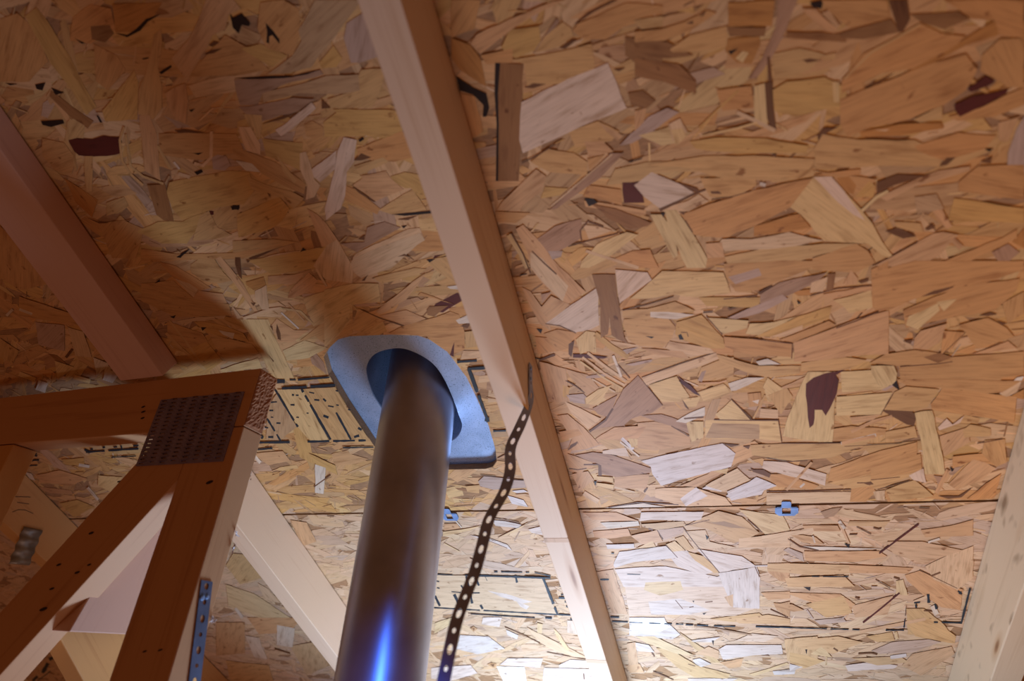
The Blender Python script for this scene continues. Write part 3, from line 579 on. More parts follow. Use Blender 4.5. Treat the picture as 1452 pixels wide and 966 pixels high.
tile(780, 540, 4.83, [
 ('k', [(50,240),(120,230),(230,320),(340,440),(240,470),(120,480),(150,400)]),('K', [(60,350),(190,330),(220,370),(90,410)]),
 ('p', [(100,140),(210,190),(350,260),(260,330),(150,230)]),('y', [(240,120),(330,60),(420,30),(330,170),(250,160)]),('l', [(110,100),(230,90),(240,160),(160,150)]),
 ('k', [(600,290),(720,280),(830,310),(960,380),(960,440),(720,480),(600,460)]),('k', [(310,400),(440,320),(660,310),(600,400),(340,440)]),
 ('t', [(320,400),(480,410),(560,520),(400,470)]),('P', [(360,480),(520,460),(540,520),(360,500)]),
 ('k', [(120,500),(300,560),(200,640),(130,600)]),('k', [(150,640),(260,620),(300,680),(200,760)]),('k', [(440,660),(680,640),(660,740),(440,740)]),
 ('m', [(170,510),(290,490),(430,510),(690,600),(690,630),(540,650),(460,660),(350,640),(330,570),(240,540)]),
 ('W', [(620,550),(900,485),(1180,430),(1270,500),(1240,590),(1000,650),(760,720),(700,640),(690,590)]),
 ('p', [(720,740),(980,730),(1200,800),(1250,860),(900,860),(720,800)]),('k', [(890,720),(1080,640),(1100,620),(1240,600),(1000,730)]),
 ('W', [(890,810),(1000,730),(1080,790),(930,860)]),('W', [(1040,740),(1280,610),(1360,680),(1170,760)]),('W', [(1210,760),(1400,680),(1500,700),(1449,780),(1240,822)]),
 ('m', [(620,240),(760,230),(950,290),(960,370),(830,310),(700,270)]),('m', [(290,190),(330,170),(460,100),(430,190),(400,250),(330,230)]),
 ('m', [(410,230),(500,60),(602,-36),(640,10),(770,170),(700,220),(560,260),(500,310),(370,320),(270,350),(370,270)]),
 ('y', [(930,280),(1050,280),(1050,390),(970,420)]),('y', [(900,120),(1030,110),(1000,180),(950,190)]),
 ('w', [(860,280),(960,220),(1060,180),(1060,240),(930,290)]),('s', [(1050,320),(1080,200),(1110,130),(1170,120),(1130,250),(1090,330)]),
 ('y', [(320,655),(430,662),(435,700),(330,680)]),('y', [(320,700),(435,715),(430,750),(320,720)]),('w', [(300,880),(640,840),(900,880),(400,890)]),
 ('W', [(490,395),(570,470)], 22),('y', [(530,395),(600,400),(600,440),(560,460)]),('w', [(480,420),(610,520)], 12),('p', [(230,770),(330,830)], 34),('p', [(440,730),(580,765)], 12),
 ('D', [(270,350),(380,270),(430,190)], 14),('D', [(330,570),(350,580),(355,650),(330,650)]),('D', [(120,480),(140,440),(190,415),(180,440)]),('d', [(300,690),(320,690),(310,722)]),
 ('D', [(900,120),(935,170),(950,200),(925,180)]),('D', [(915,255),(1050,243),(1050,255),(920,265)]),('R', [(880,0),(960,30),(1030,105),(990,90),(910,30)]),
 ('D', [(400,870),(600,835),(880,850)], 7),('D', [(1180,430),(1300,440),(1240,455)]),('D', [(1320,450),(1370,445),(1360,470)]),('D', [(830,310),(950,380)], 7),('D', [(640,10),(770,170)], 5),('D', [(130,600),(190,610),(250,600)], 7),
 ('D', [(1370,600),(1449,630),(1449,645),(1390,625)]),('D', [(230,575),(330,575)], 10),('D', [(645,765),(665,735)], 12),('y', [(1120,620),(1220,600),(1210,640)])])
tile(1000, 540, 4.83, [
 ('y', [(900,110),(1280,80),(1200,230),(900,240)]),('t', [(310,440),(540,430),(930,430),(1170,370),(1100,440),(850,530),(600,550),(320,510)]),
 ('o', [(880,330),(1000,310),(1240,330),(1230,370),(1000,420),(880,410)]),('k', [(990,250),(1200,230),(1150,270),(1010,300)]),
 ('K', [(440,640),(540,640),(780,720),(740,745),(500,730),(450,680)]),('o', [(860,600),(1200,480),(1449,420),(1449,560),(1200,660),(900,700),(840,680)]),
 ('t', [(840,700),(1150,640),(1449,570),(1440,640),(1200,740),(1000,740)]),
 ('p', [(0,720),(110,660),(220,600),(310,680),(130,760)]),('W', [(140,790),(350,660),(490,720),(300,790),(180,810)]),
 ('P', [(390,600),(400,550),(560,560),(830,640),(820,720),(700,680),(440,620)]),('p', [(420,770),(700,765),(1000,760),(990,830),(600,840),(420,870)]),
 ('K', [(1000,740),(1140,720),(1170,760),(1100,830),(990,830)]),('K', [(1220,760),(1400,690),(1449,700),(1449,820),(1250,830)]),('p', [(1170,820),(1150,760),(1230,750),(1230,820)]),
 ('t', [(430,100),(560,50),(600,110),(520,230)]),('y', [(70,230),(130,180),(180,130),(310,270),(100,265)]),('K', [(290,90),(380,80),(390,170),(300,180)]),('w', [(320,140),(370,130),(360,160)]),
 ('p', [(380,190),(500,200),(500,260),(370,255)]),
 ('y', [(0,270),(500,270),(510,350),(520,420),(370,400),(0,400)]),('s', [(50,290),(370,300),(370,400),(0,390),(30,330)]),
 ('y', [(530,380),(570,240),(660,20),(700,-60),(890,-60),(890,150),(870,420),(780,420),(640,400)]),
 ('R', [(690,20),(740,-20),(820,-50),(880,-62),(915,0),(900,90),(860,180),(825,240),(800,200),(750,200),(742,300),(715,325),(700,200),(688,100)]),('R', [(860,-50),(920,-70),(955,-75),(900,-40)]),
 ('D', [(1210,205),(1400,195),(1449,240),(1430,310),(1380,300),(1290,250)]),('D', [(320,610),(400,610),(450,640),(440,665),(340,625)]),
 ('k', [(555,750),(640,660),(730,560)], 18),('k', [(1000,350),(1150,280),(1280,245)], 22),('w', [(930,430),(1050,400),(1170,370)], 20),('w', [(650,730),(680,705)], 14),
 ('D', [(420,760),(700,757),(1000,745)], 6),('D', [(60,268),(300,272),(500,272)], 7),('D', [(180,130),(320,268)], 6),('D', [(520,430),(780,430),(930,428)], 6),('D', [(420,530),(560,555),(700,548)], 6),
 ('b', [(790,900),(870,875),(940,868),(880,930),(820,940)]),('D', [(1040,700),(1110,700),(1130,715)], 8),('D', [(1180,745),(1400,685)], 6),('D', [(500,270),(525,420)], 5),('t', [(330,260),(410,100)], 14),
 ('D', [(1200,235),(1290,90)], 5),('d', [(1290,30),(1310,0),(1330,60),(1305,50)])])
tile(1152, 540, 4.83, [
 ('o', [(570,-10),(1449,0),(1300,80),(1100,90),(880,50),(640,30)]),('o', [(810,160),(890,50),(1150,80),(1400,110),(1380,290),(1100,240),(820,200)]),
 ('t', [(490,200),(560,80),(640,40),(870,60),(790,180),(700,210)]),('t', [(500,350),(700,310),(720,390),(600,400),(500,400)]),('o', [(400,600),(580,540),(740,500),(750,620),(400,680)]),
 ('o', [(1180,410),(1320,400),(1330,560),(1260,590),(1160,500)]),('k', [(870,380),(1060,320),(1080,420),(900,520)]),('t', [(1030,340),(1080,300),(1220,330),(1220,380),(1040,390)]),
 ('K', [(960,520),(1160,500),(1250,580),(1100,550),(960,600)]),('k', [(930,710),(1100,540),(1180,560),(1260,600),(1160,680),(990,750)]),('K', [(1060,810),(1180,710),(1290,640),(1250,800),(1100,820)]),
 ('t', [(500,750),(600,710),(700,680),(830,790),(540,830)]),('P', [(660,650),(760,600),(780,700),(690,680)]),('P', [(860,320),(920,260),(960,300),(1040,240),(1010,290),(870,340)]),
 ('y', [(700,220),(760,208),(820,205),(870,420),(910,640),(770,640),(750,450),(720,330)]),('p', [(1280,90),(1370,40),(1430,0),(1400,80),(1330,110)]),
 ('m', [(830,650),(900,660),(870,730)]),('k', [(850,770),(930,610)], 30),('k', [(200,430),(430,380)], 24),
 ('D', [(860,790),(1000,790),(1100,730),(1020,800),(930,810)]),('D', [(345,700),(400,690),(420,710),(380,715)]),('D', [(400,680),(600,660)], 5),('D', [(1130,430),(1300,400)], 6),('d', [(940,590),(970,610),(955,625)]),
 ('D', [(260,480),(300,465),(290,475)]),('D', [(220,450),(600,430),(700,390)], 4)])
tile(820, 700, 4.83, [
 ('K', [(30,130),(260,130),(420,190),(100,180)]),('w', [(150,200),(410,190),(420,220),(200,240)]),('t', [(430,210),(720,190),(740,220),(540,250),(440,230)]),
 ('K', [(100,260),(340,240),(360,290),(200,310),(110,300)]),('k', [(360,290),(540,250),(580,330),(440,350)]),('l', [(540,250),(720,230),(720,270),(590,320)]),
 ('t', [(860,160),(960,120),(1120,160),(1240,270),(1140,320),(1060,340),(880,240),(740,220)]),('y', [(1100,110),(1400,150),(1449,250),(1280,280),(1180,180)]),
 ('p', [(730,260),(870,250),(900,330),(1080,370),(800,380)]),('W', [(430,130),(860,125),(840,180),(760,190),(500,180),(420,190)]),
 ('p', [(1100,310),(1350,280),(1449,290),(1449,370),(1100,370)]),('K', [(1300,480),(1449,475),(1449,610),(1380,600),(1300,540)]),('K', [(1250,680),(1449,670),(1449,720),(1300,730)]),('O', [(1340,760),(1449,740),(1449,850),(1360,800)]),
 ('k', [(110,540),(240,520),(300,700),(340,830),(230,820),(170,650)]),
 ('W', [(600,400),(740,390),(950,530),(850,560),(680,500)]),('W', [(810,380),(1120,430),(1220,500),(970,540)]),
 ('W', [(250,520),(430,505),(600,500),(950,570),(1220,500),(1245,580),(1235,700),(900,690),(450,650),(310,640)]),('P', [(320,640),(600,640),(1000,640),(1235,690),(1235,780),(1070,840),(600,830),(350,840)]),
 ('W', [(480,740),(700,720),(900,800),(760,830),(500,830)]),('W', [(960,545),(1210,510),(1240,580),(1240,790),(1060,780),(1000,650)]),('y', [(460,610),(700,600),(720,660),(560,700),(450,660)]),
 ('W', [(190,350),(380,345),(385,375),(200,380)]),('W', [(240,490),(280,400),(600,360),(680,440),(380,470),(250,510)]),('y', [(600,350),(660,325),(730,390),(640,400)]),
 ('y', [(390,380),(510,325),(530,365),(420,375)]),('g', [(660,310),(720,290),(790,380),(740,392)]),('g', [(750,400),(860,430),(910,480),(970,540),(930,545),(800,460)]),
 ('g', [(900,860),(1060,840),(1240,820),(1300,880),(1050,880)]),('t', [(1060,860),(1300,830),(1449,860),(1449,900),(1100,890)]),
 ('b', [(900,200),(1000,190),(1160,240),(1050,235)]),('W', [(1130,500),(1300,495),(1449,500)], 9),
 ('D', [(540,250),(580,315)], 6),('D', [(600,350),(680,440)], 5),('D', [(720,235),(790,330),(965,540)], 6),('d', [(870,280),(895,300),(880,320)]),('D', [(665,730),(715,790)], 5),('D', [(480,240),(510,250)], 12),('D', [(1210,500),(1240,570)], 6),
 ('D', [(730,220),(900,180)], 5),('D', [(1160,180),(1260,265)], 6),('k', [(1000,710),(1060,690),(1060,780),(1040,770)]),('d', [(780,735),(795,735),(790,748)]),('D', [(870,745),(920,740)], 7),('D', [(760,780),(790,775)], 7),('d', [(850,820),(880,815),(860,832)]),
 ('W', [(350,850),(590,850),(600,880),(640,910),(700,966),(640,1000),(350,970)]),('X', [(360,860),(580,858),(630,915),(560,950),(370,930)])])
tile(1080, 700, 4.83, [
 ('K', [(280,220),(520,220),(540,260),(300,260)]),('t', [(600,190),(880,190),(840,230),(590,220)]),('p', [(0,290),(350,235),(360,260),(180,300),(180,340),(0,340)]),
 ('t', [(40,480),(230,480),(600,490),(600,550),(340,560),(40,530)]),('K', [(600,490),(1040,510),(1000,550),(600,545)]),('w', [(280,360),(840,380),(600,388),(400,388)]),
 ('K', [(290,395),(800,395),(860,430),(640,470),(300,460)]),('k', [(640,470),(860,430),(820,470)]),('t', [(160,580),(560,560),(640,640),(400,640),(180,640)]),
 ('K', [(150,680),(540,690),(640,760),(580,850),(380,760)]),('g', [(300,760),(560,700),(620,820),(440,850)]),('k', [(620,770),(900,700),(860,830),(640,850)]),
 ('K', [(980,560),(1080,530),(1230,590),(1380,660),(1360,800),(1230,780),(1100,690),(1000,600)]),('p', [(1120,500),(1280,420),(1449,360),(1449,580),(1340,660),(1180,590)]),
 ('k', [(860,330),(1100,330),(1380,390),(1100,480),(900,410)]),('K', [(1090,250),(1300,220),(1449,180),(1449,290),(1120,300)]),
 ('g', [(990,790),(1110,790),(1230,880),(1300,966),(1000,966)]),('y', [(920,600),(970,590),(1000,700),(920,690)]),('l', [(360,870),(560,850),(580,880),(400,900)]),
 ('o', [(200,285),(280,285),(370,300),(430,350),(340,345),(280,335)]),('O', [(80,750),(210,760),(290,800),(220,810),(100,790)]),('l', [(180,370),(280,410),(290,470),(150,390)]),
 ('R', [(1075,210),(940,310),(805,410)], 12),('R', [(945,680),(820,785),(695,885)], 12),
 ('k', [(530,190),(600,350)], 16),('w', [(530,190),(570,240)], 22),('w', [(1140,335),(1220,310)], 14),('p', [(1040,745),(1150,700)], 18),('w', [(1170,770),(1200,830)], 34),
 ('D', [(180,310),(260,365),(390,392)], 7),('D', [(60,795),(180,850)], 6),('d', [(565,345),(605,345),(598,375)]),('d', [(285,640),(335,640),(330,668)]),('D', [(765,235),(800,245),(820,240)], 9),('D', [(640,712),(670,722)], 11),('D', [(905,575),(945,588)], 10),
 ('D', [(600,283),(655,280)], 7),('l', [(750,640),(790,640)], 7),('D', [(1080,100),(1150,103)], 7),('D', [(1080,525),(1340,650)], 5),('D', [(1160,565),(1225,540)], 12),('D', [(1110,802),(1170,808)], 9),
 ('D', [(650,230),(750,280)], 5),('D', [(780,590),(880,650)], 5),('l', [(310,800),(350,860)], 12),('l', [(370,810),(420,845)], 10),('w', [(350,290),(365,340)], 12)])
tile(860, 820, 4.84, [
 ('g', [(500,370),(600,440),(740,530),(780,580),(720,580),(590,470)]),('g', [(340,480),(440,490),(620,600),(850,660),(830,690),(600,680),(480,610)]),
 ('W', [(180,440),(290,460),(330,510),(210,500)]),('W', [(770,490),(820,460),(1200,460),(1210,520),(1010,530),(800,560)]),('k', [(600,520),(700,470),(770,500),(770,560),(720,540)]),
 ('K', [(780,580),(940,550),(920,610),(840,620)]),('W', [(590,560),(640,550),(720,590),(650,610),(610,590)]),('W', [(580,430),(780,405),(720,440),(600,440)]),
 ('y', [(980,660),(1120,620),(1240,580),(1250,592),(1010,675)]),('t', [(1220,420),(1449,400),(1449,560),(1240,570)]),('W', [(1140,640),(1300,620),(1290,660),(1150,665)]),('P', [(880,430),(1000,380),(1180,400),(1080,440)]),
 ('y', [(200,400),(330,400),(600,530),(480,520),(280,450)]),('k', [(140,450),(200,440),(220,600),(150,600)]),('K', [(130,600),(230,590),(260,650),(160,650)]),('W', [(560,690),(900,690),(860,710),(560,710)]),
 ('D', [(320,640),(460,700)], 6),('D', [(310,510),(330,540)], 8),('d', [(722,428),(738,428),(733,465)]),('D', [(1060,530),(1110,522),(1120,535)]),('b', [(600,330),(760,350),(1000,392)], 10),('D', [(560,590),(610,605)], 6)])
tile(1120, 820, 4.84, [
 ('g', [(0,510),(110,530),(240,570),(100,620),(0,580)]),('k', [(770,600),(840,520),(1110,470),(1130,520),(900,670)]),('t', [(20,430),(330,400),(500,440),(300,520),(60,480)]),
 ('l', [(560,500),(700,440),(950,420),(1040,440),(840,510),(620,520)]),('W', [(380,600),(570,575),(740,600),(720,620),(400,640)]),('W', [(0,590),(90,610),(0,640)]),
 ('t', [(420,550),(760,540),(820,580),(600,600)]),('g', [(800,300),(980,280),(1140,400),(1130,450),(860,400)]),('l', [(380,270),(400,250),(300,300),(220,310)]),('g', [(520,400),(700,370),(720,430),(600,440)]),
 ('y', [(140,520),(215,470),(250,500),(290,545)]),('y', [(250,540),(248,600)], 8),('y', [(725,370),(738,420)], 20),('k', [(480,370),(740,320),(930,280)], 22),
 ('D', [(470,520),(560,515),(600,525)], 10),('d', [(105,490),(120,490),(115,525)]),('D', [(300,480),(330,500)], 12),('W', [(690,545),(800,530)], 24)])
tile(600, 640, 6.036, [
 ('l', [(470,260),(520,215),(880,250),(900,310),(600,330),(490,300)]),('y', [(170,690),(330,670),(500,640),(400,680),(170,730)]),('W', [(400,720),(560,745),(720,800),(760,850),(560,770)]),
 ('k', [(630,70),(640,60),(730,15),(700,50)]),('t', [(360,300),(480,290),(480,360),(380,350)]),('y', [(640,740),(760,680),(900,610),(800,690)]),('W', [(720,380),(860,420),(900,480),(760,450)]),
 ('W', [(590,590),(700,600),(840,630),(820,660),(620,640)]),('W', [(900,670),(1030,640),(1040,720),(930,700)]),('K', [(180,620),(290,620),(320,660),(180,680)]),
 ('W', [(760,340),(860,330),(900,350),(800,360)]),('k', [(790,370),(870,365),(920,375),(800,385)]),
 ('y', [(180,790),(310,860)], 8),('w', [(280,600),(330,655)], 10),('D', [(490,205),(620,215)], 6),('D', [(760,245),(880,252)], 7),('D', [(600,572),(700,585),(820,615)], 6),('D', [(620,70),(720,20)], 5),('D', [(640,740),(840,640),(980,590)], 4),
 ('D', [(560,765),(720,830)], 5),('D', [(400,915),(500,960)], 6),('D', [(430,720),(620,770)], 4),('D', [(230,480),(440,460)], 4)])
tile(600, 820, 5.186, [
 ('W', [(120,180),(560,200),(900,210),(1000,260),(500,240),(100,215)]),('W', [(470,90),(560,85),(800,140),(820,180),(600,130)]),('w', [(500,110),(570,150),(540,165)]),('w', [(690,180),(780,210),(740,230)]),
 ('y', [(90,330),(240,280),(230,330),(80,410)]),('W', [(440,290),(580,290),(560,360),(430,340)]),('W', [(60,660),(350,640),(400,700),(200,757),(60,740)]),
 ('W', [(620,590),(880,590),(860,660),(740,650),(560,640)]),('W', [(1000,640),(1080,600),(1230,610),(1250,660),(1000,660)]),('W', [(890,660),(1230,670),(1260,757),(880,757)]),
 ('W', [(270,420),(480,430),(600,520),(400,560),(240,520)]),('W', [(610,380),(700,420),(690,450),(620,420)]),('p', [(760,360),(1000,480),(1220,590),(1100,580),(880,500)]),
 ('P', [(1060,310),(1140,320),(1150,420),(1060,400)]),
 ('y', [(960,370),(1010,420),(1080,530),(1050,530),(980,440)]),('y', [(840,330),(880,340),(870,410),(840,400)]),('X', [(540,650),(745,655),(750,700),(760,760),(590,760)]),
 ('D', [(600,360),(740,420),(900,500)], 5),('D', [(910,545),(1200,600)], 5),('D', [(1180,700),(1185,745)], 9),('D', [(330,260),(500,270)], 4),
 ('O', [(345,370),(370,355),(400,375),(372,395)]),('O', [(470,635),(500,622),(540,630),(530,660),(505,655)]),('D', [(365,370),(378,372),(372,390)]),('D', [(495,635),(525,632),(515,655)]),
 ('D', [(1000,140),(1050,146)], 6)])
tile(300, 640, 2.963, [
 ('k', [(170,10),(300,0),(330,40),(240,60)]),('g', [(410,10),(520,60),(530,100),(440,60)]),('K', [(330,290),(400,300),(440,380),(380,400)]),
 ('g', [(90,430),(190,440),(240,520),(120,560),(60,480)]),('y', [(60,560),(180,600),(330,700),(200,700),(70,650)]),('K', [(150,700),(380,700),(330,760),(200,770)]),('o', [(20,720),(140,720),(140,850),(20,860)]),
 ('t', [(330,820),(440,800),(500,900),(400,940)]),('g', [(60,880),(240,900),(260,966),(80,966)]),
 ('w', [(435,55),(480,70),(475,120),(470,180),(435,175)]),('p', [(195,555),(240,580),(290,640),(220,620)]),('w', [(142,775),(200,785),(210,820),(235,875),(180,865)]),('w', [(275,730),(350,745),(340,825),(275,815)]),
 ('w', [(100,660),(130,700)], 12),('w', [(175,15),(205,50)], 14),('D', [(265,830),(330,850)], 6),('D', [(500,100),(430,150)], 5)])
tile(0, 120, 2.196, [
 ('o', [(0,440),(80,520),(160,620),(60,640),(0,600)]),('o', [(60,660),(240,720),(240,750),(60,720)]),('l', [(110,740),(200,750),(200,830),(120,810)]),('p', [(210,755),(260,770),(285,850),(235,845)]),
 ('w', [(290,850),(340,870),(300,910)]),('w', [(330,870),(370,900),(350,930),(320,920)]),('y', [(170,860),(230,880),(180,920)]),('w', [(120,920),(150,930),(140,960),(110,950)]),('t', [(0,790),(60,830),(40,870),(0,850)]),
 ('w', [(20,720),(40,700)], 8),('w', [(60,700),(100,715)], 8),('D', [(205,850),(225,825)], 8),('y', [(60,900),(110,920)], 14),('y', [(230,910),(280,925)], 14)])
tile(0, 560, 4.025, [
 ('k', [(210,460),(340,430),(500,480),(400,520),(230,500)]),('g', [(350,370),(480,360),(480,400),(380,400)]),('g', [(340,620),(440,600),(540,640),(420,700)]),('w', [(500,530),(560,600)], 14),('w', [(510,410),(450,400)], 16),
 ('w', [(140,440),(180,450),(200,490),(170,480)]),('y', [(560,460),(700,470),(640,560),(560,520)])])

tile(580, 760, 4.689, [('p', [(150,262),(420,266),(895,284),(940,400),(985,520),(600,505),(160,480)]),('W', [(520,365),(640,385),(820,440),(760,450),(620,410)]),('W', [(710,430),(800,470),(780,490),(740,470)])])
tile(360, 520, 6.9, [('y', [(230,225),(480,222),(600,480),(730,715),(560,735),(430,590)]),('t', [(480,222),(800,200),(960,420),(1130,715),(760,715)]),('s', [(130,400),(230,260),(420,590),(260,720),(120,720)])])

zi = 0
def poly_line(P, wd):
    out_l, out_r = [], []
    for i in range(len(P)):
        a = P[max(0, i-1)]; b = P[min(len(P)-1, i+1)]; dx, dy = b[0]-a[0], b[1]-a[1]; L = math.hypot(dx, dy) or 1
        out_l.append((P[i][0]-dy/L*wd/2, P[i][1]+dx/L*wd/2)); out_r.append((P[i][0]+dy/L*wd/2, P[i][1]-dx/L*wd/2))
    return out_l+out_r[::-1]
def principal(P):
    cx = sum(p[0] for p in P)/len(P); cy = sum(p[1] for p in P)/len(P)
    a = sum((p[0]-cx)**2 for p in P); b = sum((p[1]-cy)**2 for p in P); c = sum((p[0]-cx)*(p[1]-cy) for p in P)
    return .5*math.atan2(2*c, a-b)
nrow = sum(len(r) for _, r in TR)
for t, rows in TR:
    for row in rows:
        zi += 1; h = .00105+.0009*zi/nrow
        kind, pts = row[0], row[1]
        if len(row) > 2: pts = poly_line(pts, row[2])
        P = [deck_uv(x, y, h) for x, y in tp(t, pts)]
        if area2(P) < 0: P = P[::-1]
        cv = sum(p[1] for p in P)/len(P); side = 0 if cv < SEAM else 1
        lng = principal(P)
        if kind in 'dDR': th = .0002
        else: th = .00035
        if len(row) == 2 and kind not in 'dD': P = jag(P, .0007)
        cc = COL[kind]
        if side == 1 and kind not in 'dDRX': cc = tuple(q*(.62 if kind == 'W' else .72)+r_*(.38 if kind == 'W' else .28) for q, r_ in zip(cc, lin(216, 190, 162)))  # lower panel's traced strands blended pale too, cool light in the colour
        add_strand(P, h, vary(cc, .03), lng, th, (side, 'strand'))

def strand_geo(items):
    vs_, fs, uvs, cols = [], [], [], []
    for P, h, c, ang, th, tr in items:
        n = len(P); b = len(vs_); ca, sa = math.cos(-ang), math.sin(-ang); ou, ov = random.uniform(0, 30), random.uniform(0, 30)
        uvp = [(p[0]*ca-p[1]*sa+ou, p[0]*sa+p[1]*ca+ov) for p in P]
        vs_ += [dk(p[0], p[1], h) for p in P]+[dk(p[0], p[1], h-th) for p in P]
        fs.append(tuple(range(b, b+n))); uvs += uvp; cols += [(*c, 1)]*n
        e = (c[0]*.6, c[1]*.5, c[2]*.42, 1)
        for i in range(n):
            j = (i+1) % n; fs.append((b+j, b+i, b+i+n, b+j+n)); uvs += [uvp[j], uvp[i], uvp[i], uvp[j]]; cols += [e]*4
    return vs_, fs, uvs, cols
for side in (0, 1):
    S = [s for s in strands[side] if len(s[0]) > 2]
    S = [(P if area2(P) < 0 else P[::-1], *r) for P, *r in S]      # wound so that the face looks down into the attic
    def key(s):
        P = s[0]; cx = sum(p[0] for p in P)/len(P); cy = sum(p[1] for p in P)/len(P)
        a = abs(area2(P))*(1 if in_view(cx, cy, 0) else .02); d2 = (dk(cx, cy)-O).length_squared
        return -(a/d2)*(4 if s[5] else (1 if s[1] > .0005 else .15))
    S.sort(key=key)
    for s in S[:300]:
        g = strand_geo([s]); mesh_obj('wood_strand', g[0], g[1], M_STRAND, panels[side], g[2], g[3])
    g = strand_geo(S[300:]); o = mesh_obj('pressed_strands', g[0], g[1], M_STRAND, panels[side], g[2], g[3]); o['kind'] = 'stuff'

# printed ink lines of the panel stamps
ink_n = 0
INK = {0: ([], []), 1: ([], [])}
def ink(t, pts, wd, rough=True):
    global ink_n
    ink_n += 1; h = .0021+.00001*(ink_n % 9)
    px = tp(t, pts); wp = wd/t[2]
    if len(px) == 1: px = [(px[0][0]-wp*.6, px[0][1]), (px[0][0]+wp*.6, px[0][1]+.5)]
    for (ax, ay), (bx, by) in zip(px[:-1], px[1:]):
        L = math.hypot(bx-ax, by-ay); k = max(1, int(L/5)); nx, ny = -(by-ay)/L, (bx-ax)/L; prev = None
        for i in range(k+1):
            tt = i/k; w2 = wp*.5*(random.uniform(.65, 1.12) if rough else 1)
            cx, cy = ax+(bx-ax)*tt, ay+(by-ay)*tt
            a = (cx+nx*w2, cy+ny*w2); b = (cx-nx*w2, cy-ny*w2)
            if prev is not None and random.random() > (.06 if rough and k > 5 else 0):
                q = [deck_uv(*p, h) for p in (prev[0], a, b, prev[1])]
                side = 0 if q[0][1] < SEAM else 1
                V_, F_ = INK[side]; n0 = len(V_)
                V_ += [dk(*p, h) for p in q]+[dk(*p, h-.0002) for p in q]
                F_ += [(n0, n0+1, n0+2, n0+3), (n0+7, n0+6, n0+5, n0+4)]+[(n0+i_, n0+(i_+1) % 4, n0+4+(i_+1) % 4, n0+4+i_) for i_ in range(4)]
            prev = (a, b)
A_ = (360, 520, 6.9)
for p, wd in (([(275,215),(795,182)], 28), ([(430,130),(740,105)], 18), ([(350,130),(410,130)], 15), ([(228,145),(302,145)], 44), ([(205,225),(430,590)], 22), ([(465,220),(750,715)], 25),
              ([(805,450),(950,715)], 25), ([(130,510),(260,725)], 20), ([(525,735),(1130,722)], 22), ([(20,745),(350,740)], 22), ([(870,795),(1170,790)], 12), ([(10,815),(180,800)], 18),
              ([(372,275),(392,280)], 18), ([(410,280),(437,282)], 16), ([(358,375),(397,375)], 18), ([(590,325),(640,330)], 16), ([(678,315),(705,340)], 22), ([(540,250),(590,262)], 12),
              ([(150,430),(190,430)], 18), ([(220,553),(260,555)], 15), ([(105,595),(140,600)], 18), ([(415,497),(440,497)], 14), ([(680,480),(730,500)], 24), ([(725,385),(780,395)], 16),
              ([(805,375),(830,380)], 14), ([(800,235),(825,240)], 16), ([(920,420),(945,425)], 14), ([(1020,600),(1055,620)], 32), ([(980,690),(1030,675)], 24), ([(165,350),(225,345)], 16), ([(45,670),(90,700)], 38), ([(140,690),(190,690)], 22), ([(515,455),(535,457)], 12), ([(165,495),(190,497)], 12)):
    ink(A_, p, wd)
B_ = (600, 480, 3.22)
for p, wd in (([(155,108),(245,102)], 12), ([(205,140),(290,135)], 15), ([(208,140),(297,382)], 16), ([(282,368),(300,372)], 24), ([(320,424),(378,422)], 9)): ink(B_, p, wd)
C_ = (580, 760, 4.689)
for p, wd in (([(190,257),(290,262)], 8), ([(370,263),(940,282)], 12), ([(565,240),(800,245)], 8), ([(835,245),(940,268)], 8), ([(890,280),(985,520)], 16), ([(165,478),(1085,530)], 10), ([(410,520),(860,548)], 7),
              ([(905,547),(950,550)], 14), ([(1072,555),(1098,557)], 12), ([(380,270),(420,450)], 18), ([(440,280),(465,332)], 16), ([(415,380),(470,380)], 10), ([(475,460),(490,487)], 16), ([(708,265),(718,312)], 14),
              ([(345,330),(362,352)], 10), ([(300,390),(340,470)], 20), ([(282,372),(345,378)], 8), ([(172,400),(205,467)], 16), ([(1000,335),(1028,345)], 8), ([(995,413),(1045,415)], 13), ([(1010,395),(1040,390)], 7),
              ([(1035,440),(1060,445)], 8), ([(1045,470),(1068,480)], 10), ([(500,262),(520,300)], 4), ([(180,300),(200,305)], 8), ([(185,345),(203,350)], 8)): ink(C_, p, wd)
E_ = (0, 560, 4.025)
for p, wd in (([(490,328),(790,308)], 11), ([(482,312),(512,330)], 14), ([(635,357),(775,350)], 7), ([(690,290),(695,310)], 7), ([(178,375),(222,372)], 10), ([(165,405),(212,403)], 7), ([(195,345),(212,350)], 10),
              ([(515,312),(530,310)], 10), ([(585,302),(600,300)], 9), ([(648,300),(668,298)], 9), ([(760,292),(790,290)], 10), ([(200,330),(208,340)], 8)): ink(E_, p, wd)
F_ = (820, 700, 4.83)
for p, wd in (([(150,590),(210,590)], 12), ([(220,847),(280,850)], 11), ([(230,877),(340,882)], 8), ([(350,883),(440,887)], 5), ([(485,889),(720,898)], 8), ([(735,901),(890,906)], 8), ([(905,908),(1075,912)], 8),
              ([(1215,913),(1449,918)], 9), ([(335,553),(425,556)], 5), ([(225,410),(245,412)], 8)): ink(F_, p, wd)
G_ = (1080, 700, 4.83)
for p, wd in (([(0,915),(670,935)], 7), ([(850,937),(975,937)], 10), ([(345,570),(595,570)], 7), ([(1180,882),(1372,888)], 11), ([(1368,888),(1428,650)], 15), ([(1350,680),(1370,682)], 24), ([(1140,690),(1145,750)], 20),
              ([(1188,760),(1200,792)], 20), ([(1045,750),(1085,745)], 10), ([(1055,760),(1060,785)], 12), ([(990,770),(984,840)], 4), ([(982,860),(975,920)], 9), ([(1345,668),(1372,690)], 12)): ink(G_, p, wd)
H_ = (40, 760, 4.689)
